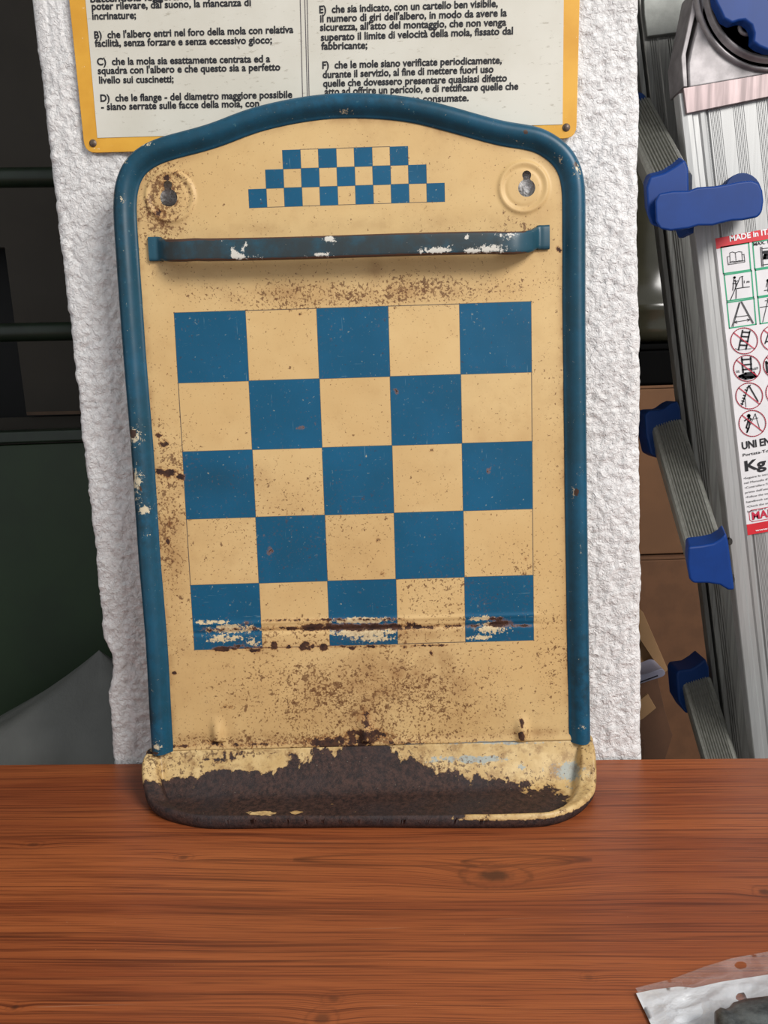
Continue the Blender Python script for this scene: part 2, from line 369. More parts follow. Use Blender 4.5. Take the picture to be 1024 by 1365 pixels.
# ---------------------------------------------------------------- plastered pillar
PN = A(.0475, 1, 0); PN /= np.linalg.norm(PN)          # pillar face normal (away from camera)
PP = A(0, .002, 0)
PX = A(1, -.0475, 0); PX /= np.linalg.norm(PX)
def pillar():
    Lp = [(37, 0), (40, 20), (46, 73), (53, 125), (60, 190), (66, 234), (73, 293), (79, 348), (86, 403), (93, 458), (96, 498),
          (100.6, 517), (105, 571), (114, 651), (123, 727), (130, 799), (135, 852), (146.6, 879), (147, 901), (142, 924), (145, 964), (149, 1018)]
    Rp = [(853, -10), (854, 150), (853, 300), (856, 450), (855, 600), (857, 760), (856, 900), (857.5, 1012)]
    tox = lambda P: np.array([((h-PP)@PX, h[2]) for h in (hit(u, v, PP, PN) for u, v in P)])
    l = tox(Lp); r = tox(Rp)
    ztop = 1.9; zf = .52
    zs = np.r_[np.linspace(FZ, -.08, 12)[:-1], np.arange(-.08, zf, .0014), np.linspace(zf, ztop, 14)[1:]]
    def edge(e):
        o = np.argsort(e[:, 1]); z = e[o, 1]; x = e[o, 0]
        s = (x[-1]-x[0])/(z[-1]-z[0])
        xx = np.interp(zs, z, x); xx = np.where(zs > z[-1], x[-1]+s*np.minimum(zs-z[-1], .15), xx)
        return xx
    xl = edge(l); xr = edge(r)
    xl = xl+.0012*(fbm(zs*90, zs*0, 3, 5)-.5)*2
    xr = xr+.0010*(fbm(zs*90, zs*0, 3, 9)-.5)*2
    rr = .006
    nf = 290
    # cross-section: left side back -> rounded corner -> face -> rounded corner -> right side back
    sec = [('L', .30), ('L', .15), ('L', .05), ('L', .02)]
    cols = []
    for d in (.20, .12, .06, .03, .012, rr): cols.append((0*zs, 0*zs+d, 0*zs, -1))      # x offset, depth, face t, side
    for a in (22, 45, 68): q = math.radians(a); cols.append((0*zs+rr*(1-math.cos(q)), 0*zs+rr*(1-math.sin(q)), 0*zs, -1))
    X = []; D = []
    for c in cols: X.append(xl+c[0]); D.append(c[1])
    t = np.linspace(0, 1, nf)
    for tt in t: X.append((xl+rr)+(xr-xl-2*rr)*tt); D.append(0*zs)
    for c in reversed(cols): X.append(xr-c[0]); D.append(c[1])
    X = np.array(X).T; D = np.array(D).T
    Z = np.repeat(zs[:, None], X.shape[1], 1)
    n = fbm(X*170+D*120, Z*170, 3, 21); n2 = fbm(X*60, Z*60, 2, 33); n3 = fbm(X*9, Z*9, 2, 44)
    rdg = 1-np.abs(fbm(X*120+3, Z*95, 3, 60)*2-1)
    n4 = fbm(X*330, Z*300, 2, 121)
    disp = (n-.5)*.0018+(n2-.5)*.0012+(n3-.5)*.0012+(rdg-.8)*.0016+(n4-.5)*.0016+(1-np.abs(fbm(X*260, Z*240, 2, 161)*2-1)-.7)*.0012
    disp -= .0012*sm(fbm(X*300, Z*300, 2, 77), .74, .85)
    disp = np.clip(disp, -.004, .0016)
    inner = np.exp(-((X-xl[:, None])/.02)**2)+np.exp(-((xr[:, None]-X)/.02)**2)
    D = D-disp*np.where(D < .01, 1, .6)+.0015*inner*(D < .02)*fbm(X*30, Z*30, 2, 3)
    for hu, hv, hh_ in ((225, 262, .0165), (702, 250, .009)):      # humps added behind the keyholes so the wall shows lighter through them
        q_ = hit(hu, hv, PP, PN); D = D-hh_*np.exp(-(((X-(q_-PP)@PX)/.014)**2+((Z-q_[2])/.014)**2))*(D < .01)
    V = PP+X[..., None]*PX+D[..., None]*PN+Z[..., None]*A(0, 0, 1)
    pv = pix(V.reshape(-1, 3)); u = pv[:, 0]; v = pv[:, 1]
    g = .25*sm(v, 500, 1000)*(u < 260)+.7*np.exp(-((u-782)/14)**2-((v-245)/18)**2)+.5*np.exp(-((u-215/2.73)/3)**2-((v-292)/4)**2)  # shade painted into the lower left of the face, plus two grime spots
    mesh('wall_pillar', V.reshape(-1, 3), grid_faces(*X.shape), M_PLASTER, smooth=True, attrs={'grime_shade': g}, kind='structure',
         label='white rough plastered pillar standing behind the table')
pillar()

# ================================================================ table
M_WOOD = m_wood()
def table():
    e0 = hit(0, 1020, (0, 0, 0), (0, 0, 1)); e1 = hit(1024, 1011, (0, 0, 0), (0, 0, 1))
    d = (e1-e0)/np.linalg.norm(e1-e0); q = A(-d[1], d[0], 0)      # q points away from camera
    t = thing('table', 'reddish brown wood grain table in front of the white pillar', 'table', (0, -.3, FZ))
    xs = np.r_[-.62, -.5, -.4, np.arange(-.36, .36, .001), .4, .5, .6279]; ys = np.r_[-.62, -.5, -.42, np.arange(-.36, 0, .0009), 0.0]
    X, Y = np.meshgrid(xs, ys)
    c = e0-d*(e0[0]/d[0])
    V = c+X[..., None]*d+Y[..., None]*q
    pts = [(660, 1167, 26, 8, 1.0), (245, 1143, 8, 3, .7), (430, 1358, 10, 5, .7), (444, 1331, 7, 3, .5), (44, 1126, 10, 3, .6), (1020, 1189, 9, 4, .9), (20, 1343, 5, 2, .9), (785, 1303, 5, 3, .4)]
    ph = Y.copy(); kn = np.zeros_like(Y); gl = np.zeros_like(Y)
    wob = fbm(X*3, Y*9, 3, 12); ph = ph+(wob-.5)*.011
    for u, v, ru, rv, s in pts:
        h = hit(u, v, (0, 0, 0), (0, 0, 1)); px = (h-c)@d; py = (h-c)@q
        wx = ru*.00045; wy = rv*.0008
        r2 = ((X-px)/(wx*3.2))**2+((Y-py)/(wy*2.2))**2
        ph = ph+.0004*ru*s*np.exp(-r2)
        rr = np.sqrt(((X-px)/wx)**2+((Y-py)/wy)**2)+.5*(fbm(X*400, Y*400, 3, 8)-.5)
        kn = np.maximum(kn, s*.8*sm(-rr, -1.15, -.35)); gl = np.maximum(gl, .5*s*np.exp(-((rr-1.7)/.16)**2))
    P2 = pix(V.reshape(-1, 3)); U = P2[:, 0].reshape(X.shape); W = P2[:, 1].reshape(X.shape)
    for uc, vc, ru, rv in ((690, 1149, 72, 6.5), (590, 1146, 190, 8)):      # cathedral grain
        rr = np.sqrt(((U-uc)/ru)**2+((W-vc)/rv)**2); gl = np.maximum(gl, .75*np.exp(-((rr-1)/.09)**2)*(np.abs(U-uc) < ru*1.05))
    for vv, am in ((1117, .6), (1247, .6), (1083, .35), (1215, .4), (1290, .35)):
        gl = np.maximum(gl, am*np.exp(-((W-vv-2.5*(fbm(U/160, U*0, 2, int(vv))-.5)*4)/1.4)**2)*sm(fbm(U/120, W*0+vv, 2, 4), .35, .6))
    top = V.reshape(-1, 3)
    mesh('tabletop', top, grid_faces(*X.shape), M_WOOD, t, attrs={'phase': ph.ravel(), 'knot': kn.ravel(), 'grainline': gl.ravel()})
    # solid slab under the surface with an edge band, and legs down to the floor
    co = [c+x*d+y*q for x, y in ((-.62, -.62), (.6279, -.62), (.6279, 0), (-.62, 0))]
    M_EDGE = plain('brown_edge_band', (110, 58, 36), .5)
    prism('edge_band', [p-A(0, 0, .0005) for p in co], (0, 0, -.028), M_EDGE, t, bev=.001)
    for x in (-.58, .58):
        for y in (-.58, -.05):
            p = c+x*d+y*q
            box('leg', (p[0]-.025, p[1]-.025, FZ), (p[0]+.025, p[1]+.025, -.0286), M_EDGE, t, bev=.003)
table()

# ================================================================ safety notice on the pillar
M_YEL = None
def notice():
    k = NT('ochre_yellow_enamel'); col = k.mix(k.step(k.noise(20, 5, .6), .3, .7), srgb(206, 146, 38), srgb(224, 168, 58))
    col = k.mix(k.step(k.noise(60, 6, .7), .64, .72), col, srgb(202, 112, 50)); col = k.mix(k.math('MULTIPLY', k.step(k.noise(220, 5, .7), .66, .7), .7), col, srgb(236, 222, 190))
    my = k.out(col, .4)
    k = NT('off_white_enamel'); col = k.mix(k.step(k.noise(12, 5, .6), .3, .7), srgb(200, 195, 181), srgb(212, 208, 196))
    col = k.mix(k.math('MULTIPLY', k.step(k.noise(1, 5, .65, vec=k.co((160, 160, 420))), .60, .70), .55), col, srgb(150, 142, 124))
    mw = k.out(col, .4)
    off = .0035
    p0 = PP-PN*off
    t = thing('safety_notice', 'yellow bordered metal safety notice with black Italian text on the pillar', 'sign', tuple(hit(440, 190, p0, PN)))
    fr0 = lambda o: (lambda x, z: PP-PN*(off+o)+x*PX+z*A(0, 0, 1))
    to = lambda u, v: ((hit(u, v, p0, PN)-PP)@PX, hit(u, v, p0, PN)[2])
    # plate outline with rounded corners
    tl = to(92, 0); tr = to(773, 0); bl = to(113, 204); br = to(768.5, 184)
    up = lambda a, b, h: (a[0]+(a[0]-b[0])*h, a[1]+(a[1]-b[1])*h)
    TL = up(tl, bl, 1.5); TR = up(tr, br, 1.6)
    def rc(P, r):
        out = []; n = len(P)
        for i in range(n):
            a, b, c = (A(*P[(i+j-1) % n]) for j in range(3))
            d0 = (a-b)/np.linalg.norm(a-b); d1 = (c-b)/np.linalg.norm(c-b)
            for s_ in np.linspace(0, 1, 6): out.append((b+d0*r*(1-s_)**2+d1*r*s_**2))
        return out
    o = rc([TL, TR, br, bl], .008)
    prism('plate', [fr0(0)(*p) for p in o], PN*.0008, my, t, bev=.0003, smooth=False)
    f0, f1, f2, f3 = to(97+17, -2), to(751.6, -2), to(750, 166), to(130, 184)
    V = [fr0(.0003)(*p) for p in (up(f0, f3, 1.4), up(f1, f2, 1.5), f2, f3)]
    prism('printed_field', V, PN*.0002, mw, t, label='off white printed field')
    fr = fr0(.0006)
    L = [("battendola leggermente per", (121, 3.5), (300, -2)),
         ("poter rilevare, dal suono, la mancanza di", (122.9, 13.5), (335, 8)), ("incrinature;", (123.6, 26.5), (182, 25)),
         ("B)  che l'albero entri nel foro della mola con relativa", (126.4, 51.7), (391.5, 44)),
         ("facilità, senza forzare e senza eccessivo gioco;", (127, 62.6), (363, 58)),
         ("C)  che la mola sia esattamente centrata ed a", (130, 87.2), (360.6, 83)),
         ("squadra con l'albero e che questo sia a perfetto", (131, 99), (374, 94)), ("livello sui cuscinetti;", (132.7, 111.5), (232, 110)),
         ("D)  che le flange - del diametro maggiore possibile", (134.5, 135.7), (390, 130.5)),
         ("- siano serrate sulle facce della mola, con", (135.5, 147), (346, 142.4)),
         ("E)  che sia indicato, con un cartello ben visibile,", (426, 18), (663.7, 9.4)),
         ("il numero di giri dell'albero, in modo da avere la", (427, 30), (675.8, 21.9)),
         ("sicurezza, all'atto del montaggio, che non venga", (427, 41.4), (675, 34.4)),
         ("superato il limite di velocità della mola, fissato dal", (428, 54.7), (684, 46)), ("fabbricante;", (428.5, 66.4), (490, 65)),
         ("F)  che le mole siano verificate periodicamente,", (430, 92), (669, 84.8)),
         ("durante il servizio, al fine di mettere fuori uso", (430.5, 104.3), (658, 96.9)),
         ("quelle che dovessero presentare qualsiasi difetto", (431, 116), (676, 108.6)),
         ("atto ad offrire un pericolo, e di rettificare quelle che", (433, 127), (691, 119.5)),
         ("si siano eccessivamente consumate.", (434, 140.5), (625, 134.8))]
    for s_, a, b in L: text('lettering', s_, fr, to(*a), to(*b), .0046, M_BLACKTXT, t, bold=.028)
    md = plain('dark_print', (70, 60, 70), .6, vary=.02)
    for a, b in (((399, -60), (405, 180)), ((405, -60), (411.5, 180)), ((408.5, -60), (413.5, 180))):
        V, Fs = strokes(fr, [([to(*a), to(*b)], False)], .0004); mesh('column_rule', V, Fs, md, t)
    mn = plain('rusty_steel_nail', (112, 96, 84), .5, .6, vary=.25, scale=300)
    for u, v in ((124, 191), (755, 170)):
        c = hit(u, v, p0, PN); ring = []
        for r, h in ((.0001, .0016), (.0016, .0013), (.0026, .0002)):
            ring.append([c+r*(math.cos(a)*PX+math.sin(a)*A(0, 0, 1))-PN*h for a in np.arange(14)*2*math.pi/14])
        mesh('nail', np.array(ring).reshape(-1, 3), grid_faces(3, 14, True), mn, t, smooth=True)
notice()

# ================================================================ the utensil rack
rr1 = A(.99999375, 0, -.00353496); rr2 = A(-.00353095, -.04758515, -.99886094); rn = A(-1.68211414e-04, 9.98867185e-01, -4.75848564e-02)
RT = A(-.14027292, -.01837218, .33783988)
def rk(a, b, c=0.0): return RT+np.asarray(a)[..., None]*rr1+np.asarray(b)[..., None]*rr2-np.asarray(c)[..., None]*rn
def ab(u, v, c=0.0):
    h = hit(u, v, RT-c*rn, rn)-RT; return A(h@rr1, h@rr2)
_s = ab(332.5, 277.5); _e = ab(593, 268.5); SM0 = (float(_s[0]), float((_s[1]+_e[1])/2)); SMW = float(_e[0]-_s[0]); SMH = float(SM0[1]-ab(460, 197.5)[1])
print('small checks', SM0, SMW, SMH)
OUTER = [(202, 1003), (199, 960), (194, 865), (188, 790), (184, 745), (174, 600), (164, 480), (158, 400), (151, 300), (150, 264), (153, 242), (160, 222), (174, 203), (196, 189), (217, 181), (277, 165),
         (326, 146), (382, 132), (440, 124), (500, 124), (556, 130), (615, 145), (673, 161), (720, 168.5), (752, 187), (771, 209), (780, 238), (781.5, 262), (781.5, 400),
         (782, 480), (784.5, 740), (788, 988)]
INNERC = 0.0
path = np.array([ab(u, v, .001) for u, v in OUTER])
outl = resample(catmull(path, 8), .0012)
def smooth_path(P, k):
    for _ in range(k): P = np.r_[P[:1], (P[:-2]+2*P[1:-1]+P[2:])/4, P[-1:]]
    return P
outl = smooth_path(outl, 60)
M_ENAMEL = m_enamel(); M_TEAL = m_teal(); M_TRAY = m_tray()
rack = thing('utensil_rack', 'cream enamel hanging rack with blue checkerboard and rusty tray leaning on the pillar', 'rack', (-.02, -.06, 0))
def blob(P, lst):             # lst of (u, v, ru, rv, strength) in photograph pixels, converted to the sheet's own coordinates
    out = np.zeros(len(P))
    for u, v, ru, rv, s_ in lst:
        c = ab(u, v); k = np.linalg.norm(ab(u+10, v)-c)/10
        out = np.maximum(out, s_*np.exp(-((P[:, 0]-c[0])/(ru*k))**2-((P[:, 1]-c[1])/(rv*k))**2))
    return out
def hline(P, u0, u1, v0, v1, rv, s_):
    p0 = ab(u0, v0); p1 = ab(u1, v1); t = np.clip((P[:, 0]-p0[0])/(p1[0]-p0[0]), -1, 2)
    yc = p0[1]+(p1[1]-p0[1])*t; k = .00053
    return s_*np.exp(-((P[:, 1]-yc)/(rv*k))**2)*sm(P[:, 0], p0[0]-.006, p0[0]+.004)*(1-sm(P[:, 0], p1[0]-.004, p1[0]+.006))
def rack_panel():
    st = .00068
    inset = .010
    tan = np.gradient(outl, axis=0); tan /= np.linalg.norm(tan, axis=1)[:, None]
    nrm = np.stack([-tan[:, 1], tan[:, 0]], 1)               # inward (path runs left-bottom -> top -> right-bottom)
    ctr = A(.12, .1)
    if ((ctr-outl[len(outl)//2])@nrm[len(outl)//2]) < 0: nrm = -nrm
    bnd = resample(outl+nrm*inset, .004)
    bl = bnd[0].copy(); br = bnd[-1].copy(); BB = .3075
    poly = np.r_[[[bl[0], BB]], bnd[1:-1], [[br[0]+.0, BB]]]
    a = np.arange(poly[:, 0].min()-st, poly[:, 0].max()+2*st, st); b = np.arange(poly[:, 1].min()-st, BB+st, st)
    G = np.stack(np.meshgrid(a, b), -1); nr, nc = G.shape[:2]; P = G.reshape(-1, 2)
    d = sdpoly(P, poly)
    holes = []
    for (u, v, r, u2, v2, r2_) in ((225.5, 264, 11, 224, 247, 5.5), (702, 251, 11, 702, 234, 5.8)):
        k = .00051; holes.append((ab(u, v), r*k, ab(u2, v2), r2_*k))
    def hole_sd(P):
        o = np.full(len(P), 1e9)
        for c1, r1, c2, r2_ in holes:
            x = np.minimum(np.linalg.norm(P-c1, axis=1)-r1, np.linalg.norm(P-c2, axis=1)-r2_)
            e = c2-c1; t = np.clip(((P-c1)@e)/(e@e), 0, 1); x = np.minimum(x, np.linalg.norm(P-c1-t[:, None]*e, axis=1)-r2_*.8)
            o = np.minimum(o, x)
        return o
    hs = hole_sd(P); sd = np.minimum(d, hs)
    keep = sd > -.55*st*1.0
    # slide border points onto the cut line
    near = np.abs(sd) < .75*st
    for _ in range(2):
        e = 1e-5; q = P[near]; gx = np.minimum(sdpoly(q+[e, 0], poly), hole_sd(q+[e, 0])); gy = np.minimum(sdpoly(q+[0, e], poly), hole_sd(q+[0, e]))
        s0 = np.minimum(sdpoly(q, poly), hole_sd(q)); g = np.stack([(gx-s0)/e, (gy-s0)/e], 1); g /= np.linalg.norm(g, axis=1)[:, None]+1e-9
        P[near] = q-g*np.clip(s0, -st, st)[:, None]
    Fq = grid_faces(nr, nc); Fq = Fq[keep[Fq].all(1)]
    used = np.zeros(len(P), bool); used[Fq.ravel()] = True; idx = np.cumsum(used)-1
    P = P[used]; Fq = idx[Fq]
    # relief
    c = np.zeros(len(P))
    for u, v in ((227, 262), (698, 250)):
        q = ab(u, v); r = np.linalg.norm(P-q, axis=1)*1000
        c += .0011*np.exp(-((r-15.6)/1.5)**2)+.0007*(1-sm(r, 13, 17))-.0004*np.exp(-((r-12.2)/1.3)**2)
    hd = np.linalg.norm(P-ab(225, 264), axis=1)
    y1 = ab(490, 826)[1]; y2 = ab(490, 838)[1]
    c += (.0007*np.exp(-((P[:, 1]-y1)/.0016)**2)-.0010*np.exp(-((P[:, 1]-y2)/.0016)**2))*(.12+.88*sm(P[:, 0], -.004, .006)*(1-sm(P[:, 0], .238, .247)))
    for u, v in ((290, 972), (488, 972), (696, 970)):
        q = ab(u, v); c += .0042*np.exp(-(np.abs(P[:, 0]-q[0])/.0042)**2.4)*sm(P[:, 1], q[1]-.012, q[1]+.004)*(1-sm(P[:, 1], q[1]+.007, q[1]+.011))
    c += .0012*sm(P[:, 1], .298, BB)**2
    c += (fbm(P[:, 0]*22, P[:, 1]*22, 3, 3)-.5)*.0009+(fbm(P[:, 0]*7, P[:, 1]*7, 2, 13)-.5)*.0012
    nzr = fbm(P[:, 0]*160, P[:, 1]*160, 4, 31)
    nzl = fbm(P[:, 0]*40, P[:, 1]*40, 3, 91)
    # wear masks
    rust = blob(P, [(300, 865, 15, 3.2, 1.5), (320, 861, 8, 3, 1), (340, 867, 9, 3, 1.25), (366, 861, 4.5, 6, 1.4), (407, 862, 7, 6, 1.6), (432, 863, 5, 4.5, 1.4), (417, 862, 3, 3, 1.2), (385, 862, 2.5, 3, 1.1),
                   (470, 864, 5, 3, 1), (497, 862, 5, 3, .9), (540, 862, 4, 3, .9), (575, 871, 3, 4, 1), (232, 897, 4, 3, 1), (304, 942, 9, 4, .62), (328, 830, 10, 3, .5),
                   (225, 630, 12, 5, 1.05), (212, 627, 6, 5, 1.2), (240, 636, 7, 5, 1.15), (212, 581, 5, 4, 1), (220, 592, 8, 6, .8), (226, 698, 3, 5, .95), (224, 722, 3, 6, .95),
                   (490, 978, 30, 9, 1.2), (455, 990, 50, 9, 1.1), (487, 962, 8, 14, .95), (695, 963, 3, 7, 1.2), (694, 978, 4, 6, 1.5), (540, 990, 50, 5, .7),
                   (285, 990, 12, 5, .85), (330, 992, 70, 3, .6), (235, 995, 30, 3, .7), (600, 994, 80, 2, .55), (222, 248, 9, 10, .72), (240, 230, 14, 5, .6), (210, 285, 10, 10, .55), (223, 238, 6, 5, 1.2), (400, 418, 10, 3, .5), (667, 832, 17, 4.5, 1.25), (660, 825, 14, 3, .7),
                   (745, 333, 5, 5, .8), (360, 735, 5, 7, .6), (505, 720, 4, 4, .6), (575, 600, 4, 4, .55), (528, 522, 5, 5, .75), (402, 570, 6, 4, .7), (651, 627, 4, 5, .65), (510, 765, 5, 4, .6), (700, 745, 4, 4, .7)])
    rust = np.maximum(rust, hline(P, 268, 600, 839, 836, 3.6, .62)); rust = np.maximum(rust, hline(P, 400, 560, 837, 835, 5.5, .92))
    rust = np.maximum(rust, hline(P, 560, 712, 835, 834, 2, .6)); rust = np.maximum(rust, hline(P, 350, 540, 827, 825, 2.6, .52))
    rust = np.maximum(rust, hline(P, 290, 600, 864, 860, 2.2, .55))
    chip = blob(P, [(310, 838, 40, 8, .95), (300, 850, 30, 7, .75), (340, 855, 14, 7, .8), (280, 829, 25, 3, 1.1), (485, 843, 50, 5, 1.4), (480, 827, 50, 4, 1.4), (500, 850, 45, 6, .75), (655, 838, 22, 9, 1.0),
                   (640, 824, 25, 4, .85), (640, 850, 20, 4, .9), (595, 228, 5, 14, .5)])
    dirt = blob(P, [(560, 900, 70, 40, .75), (480, 920, 100, 60, .55), (600, 960, 60, 30, .35), (500, 392, 150, 12, .65), (370, 390, 90, 12, .55), (500, 375, 12, 40, .5), (225, 700, 20, 120, .45), (215, 290, 26, 60, .65), (222, 330, 30, 30, .45), (445, 860, 160, 12, .5),
                   (290, 640, 60, 22, .9), (690, 290, 50, 20, .35), (470, 300, 230, 9, .3), (720, 330, 22, 30, .45), (395, 740, 25, 25, .3), (560, 845, 150, 10, .5), (300, 985, 100, 9, .6), (480, 950, 60, 22, .6)])
    speck = .18+blob(P, [(500, 390, 230, 22, .9), (225, 690, 28, 140, .68), (215, 270, 36, 70, 1.1), (500, 930, 190, 70, .85), (450, 985, 260, 14, 1.0), (600, 800, 90, 60, .55), (735, 880, 30, 90, .5), (690, 310, 60, 18, .5),
                        (230, 610, 30, 45, .8), (700, 770, 40, 60, .5), (400, 700, 160, 90, .35), (445, 850, 240, 22, .7), (740, 560, 20, 120, .3), (400, 405, 120, 10, .8)])
    zinc = blob(P, [(650, 991, 80, 4, 1.1), (560, 993, 60, 3, .8), (300, 965, 10, 18, 0)])
    rust = rust*(1+(fbm(P[:, 0]*240, P[:, 1]*240, 3, 55)-.5)*1.6)
    chip = chip*(1+(fbm(P[:, 0]*200, P[:, 1]*300, 3, 56)-.5)*1.6)
    edge_d = sdpoly(P, poly); dirt = np.maximum(dirt, .55*np.exp(-((edge_d-.0056)/.0030)**2)); dirt = dirt+.30*fbm(P[:, 0]*45, P[:, 1]*45, 3, 57)*sm(fbm(P[:, 0]*12, P[:, 1]*12, 2, 58), .4, .6)
    speck = speck*(.6+.9*fbm(P[:, 0]*60, P[:, 1]*60, 3, 59))+.12
    V = rk(P[:, 0], P[:, 1], c)
    o = mesh('panel', V, Fq, M_ENAMEL, rack, smooth=True, attrs={'rust': rust, 'chip': chip, 'dirt': dirt, 'speck': speck, 'zinc': zinc})
    at = o.data.attributes.new('ab', 'FLOAT_VECTOR', 'POINT'); at.data.foreach_set('vector', np.c_[P, 0*P[:, 0]].astype(np.float32).ravel())
    return nrm
nrm = rack_panel()
def rack_rim():
    prof = [(.0006, -.0070), (.0000, -.0045), (.0000, -.0010), (.0006, .0018), (.0016, .0040), (.0032, .0058), (.0050, .0067), (.0070, .0069), (.0090, .0064), (.0108, .0052), (.0124, .0035),
            (.0136, .0018), (.0146, .0009), (.0156, .0006), (.0156, -.0008)]
    P = outl; m = len(P)
    arc = np.r_[0, np.cumsum(np.linalg.norm(np.diff(P, axis=0), axis=1))]
    n2 = np.stack([smooth_path(nrm[:, 0:1], 8)[:, 0], smooth_path(nrm[:, 1:2], 8)[:, 0]], 1); n2 /= np.linalg.norm(n2, axis=1)[:, None]
    V = []; Q = []
    for d, c in prof:
        q = P+n2*d; V.append(rk(q[:, 0], q[:, 1], np.full(m, c)+.0003*(fbm(arc*60, arc*0+d*50, 2, 5)-.5))); Q.append(q)
    V = np.array(V).transpose(1, 0, 2).reshape(-1, 3); Q = np.array(Q).transpose(1, 0, 2).reshape(-1, 2)
    chip = blob(Q, [(196, 678, 8, 6, 1.25), (183, 582, 9, 13, .98), (186, 640, 9, 18, .95), (188, 662, 8, 10, .6), (200, 712, 4, 4, .8), (198, 196, 11, 5, .65), (171, 217, 4, 6, .8), (167, 268, 4, 6, .8), (152, 262, 4, 14, .8), (462, 152, 10, 3, .7),
                    (766, 230, 5, 10, .85), (744, 215, 5, 5, .6), (680, 162, 4, 4, .2), (213, 990, 6, 8, .9), (762, 655, 3, 14, .7), (205, 915, 4, 3, .6), (773, 965, 4, 5, .9), (690, 190, 8, 2, .6), (770, 745, 3, 40, .3)])
    rust = blob(Q, [(181, 578, 6, 8, 1.05), (179, 635, 4, 12, 1.05), (152, 255, 5, 10, 1.1), (698, 181, 4, 3, 1.2), (765, 655, 4, 6, .9), (764, 224, 3, 6, .9), (197, 1000, 20, 4, .9), (776, 1000, 14, 3, .5), (192, 650, 5, 5, .8)])
    dirt = .3+blob(Q, [(186, 655, 14, 90, .8), (200, 960, 16, 50, .7), (775, 900, 16, 60, .6), (480, 140, 200, 14, .3), (160, 300, 10, 90, .6)])
    mesh('rolled_rim', V, grid_faces(m, len(prof)), M_TEAL, rack, smooth=True, attrs={'chip': chip, 'rust': rust, 'dirt': dirt}, label='teal blue rolled rim')
rack_rim()
def rack_rail():
    k = NT('worn_dark_teal_rail')
    col = k.mix(k.step(k.noise(18, 4, .6), .3, .7), srgb(20, 62, 76), srgb(24, 78, 98))
    col = k.mix(k.math('MULTIPLY', k.attr('dirt'), k.step(k.noise(60, 6, .7), .2, .6)), col, srgb(38, 44, 44))
    e = k.step(k.math('ADD', k.attr('rust'), k.math('MULTIPLY', k.math('SUBTRACT', k.noise(200, 6, .7), .5), 1.1)), .5, .62)
    col = k.mix(e, col, srgb(72, 48, 36))
    ch = k.step(k.math('ADD', k.attr('chip'), k.math('MULTIPLY', k.math('SUBTRACT', k.noise(380, 8, .78), .5), 3.0)), .5, .58)
    col = k.mix(ch, col, srgb(206, 202, 192)); m = k.out(col, .4)
    # centre line: foot, bend out, long strip, bend in, foot (a along the rack, c out of the sheet)
    def at(u, v, c): q = ab(u, v, c); return q
    h = .0155
    l0 = at(198.5, 332, .0015); l1 = at(212, 332, .0018); l2 = at(221, 333, .009); l3 = at(240, 333, h); r3 = at(690, 323, h); r2_ = at(708, 322, .009); r1 = at(717, 317, .0018); r0 = at(732.5, 316, .0015)
    C3 = [(*l0, .0016), (*((l0+l1)/2), .0018), (*l1, .0022), (l2[0], l2[1]+.0002, .0085), (*l3, h-.001), (l3[0]+.01, l3[1], h)]
    for t in np.linspace(.08, .92, 12): q = l3*(1-t)+r3*t; C3.append((q[0], q[1]+.0004*math.sin(t*6), h))
    C3 += [(r3[0]-.01, r3[1], h), (*r3, h-.001), (r2_[0], r2_[1]-.0004, .0085), (*r1, .0022), (*((r0+r1)/2), .0018), (*r0, .0016)]
    C3 = resample(catmull(C3, 10), .0009)
    hh = .0070; th = .0006
    sec = [(-hh, -.0022), (-hh, 0), (-hh*.93, .0007), (-hh*.7, .0009), (-hh*.35, .0010), (0, .0010), (hh*.35, .0010), (hh*.7, .0009), (hh*.93, .0007), (hh, 0), (hh, -.0022), (hh*.9, -.0006), (0, -.0002), (-hh*.9, -.0006)]
    tg = np.gradient(C3, axis=0); tg /= np.linalg.norm(tg, axis=1)[:, None]
    V = []; B = []
    s_ = np.arange(len(C3))/len(C3)
    endk = np.minimum(s_, 1-s_)
    hs = 1+.12*(endk < .03)
    for sb, sc_ in sec:
        nx = -tg[:, 2]; nzz = tg[:, 0]                     # outward normal in the (a, c) plane
        V.append(rk(C3[:, 0]+nx*sc_, C3[:, 1]+sb*hs, np.maximum(C3[:, 2]+nzz*sc_, .0009))); B.append(np.stack([C3[:, 0], C3[:, 1]+sb, 0*C3[:, 0]+sb/hh], 1))
    V = np.array(V).transpose(1, 0, 2).reshape(-1, 3); B = np.array(B).transpose(1, 0, 2).reshape(-1, 3)
    u = np.interp(B[:, 0], [l0[0], r0[0]], [198, 732]); t = B[:, 2]
    def c1(u0, t0, ru, rt, s0): return s0*np.exp(-((u-u0)/ru)**2-((t-t0)/rt)**2)
    chip = np.max([c1(317, .45, 6, .5, 1.05), c1(322, .75, 12, .2, 1.1), c1(329, 0, 4, .3, 1), c1(332, -.4, 4, .2, .9), c1(443, -.6, 9, .25, 1.15), c1(430, .75, 20, .16, .85), c1(430, .8, 30, .12, .7), c1(580, .62, 22, .28, 1.15), c1(625, .72, 12, .25, 1.1),
                    c1(650, .6, 22, .35, 1.05), c1(670, -.55, 14, .2, 1.1), c1(619, -.5, 4, .3, 1), c1(345, .8, 8, .15, .9), c1(560, .6, 3, .3, 1), c1(302, -.65, 3, .15, .7), c1(700, -.7, 2, .15, 0)], 0)
    rust = 1.0*sm(np.abs(t), .80, .97)+.25*sm(-t, .3, .9)*np.exp(-((u-240)/60)**2)*2
    rust = rust*sm(u, 215, 235)*(1-sm(u, 690, 705))
    dirt = .9*sm(u, 205, 240)*(1-sm(u, 655, 700))+.4*np.exp(-((u-225)/12)**2)
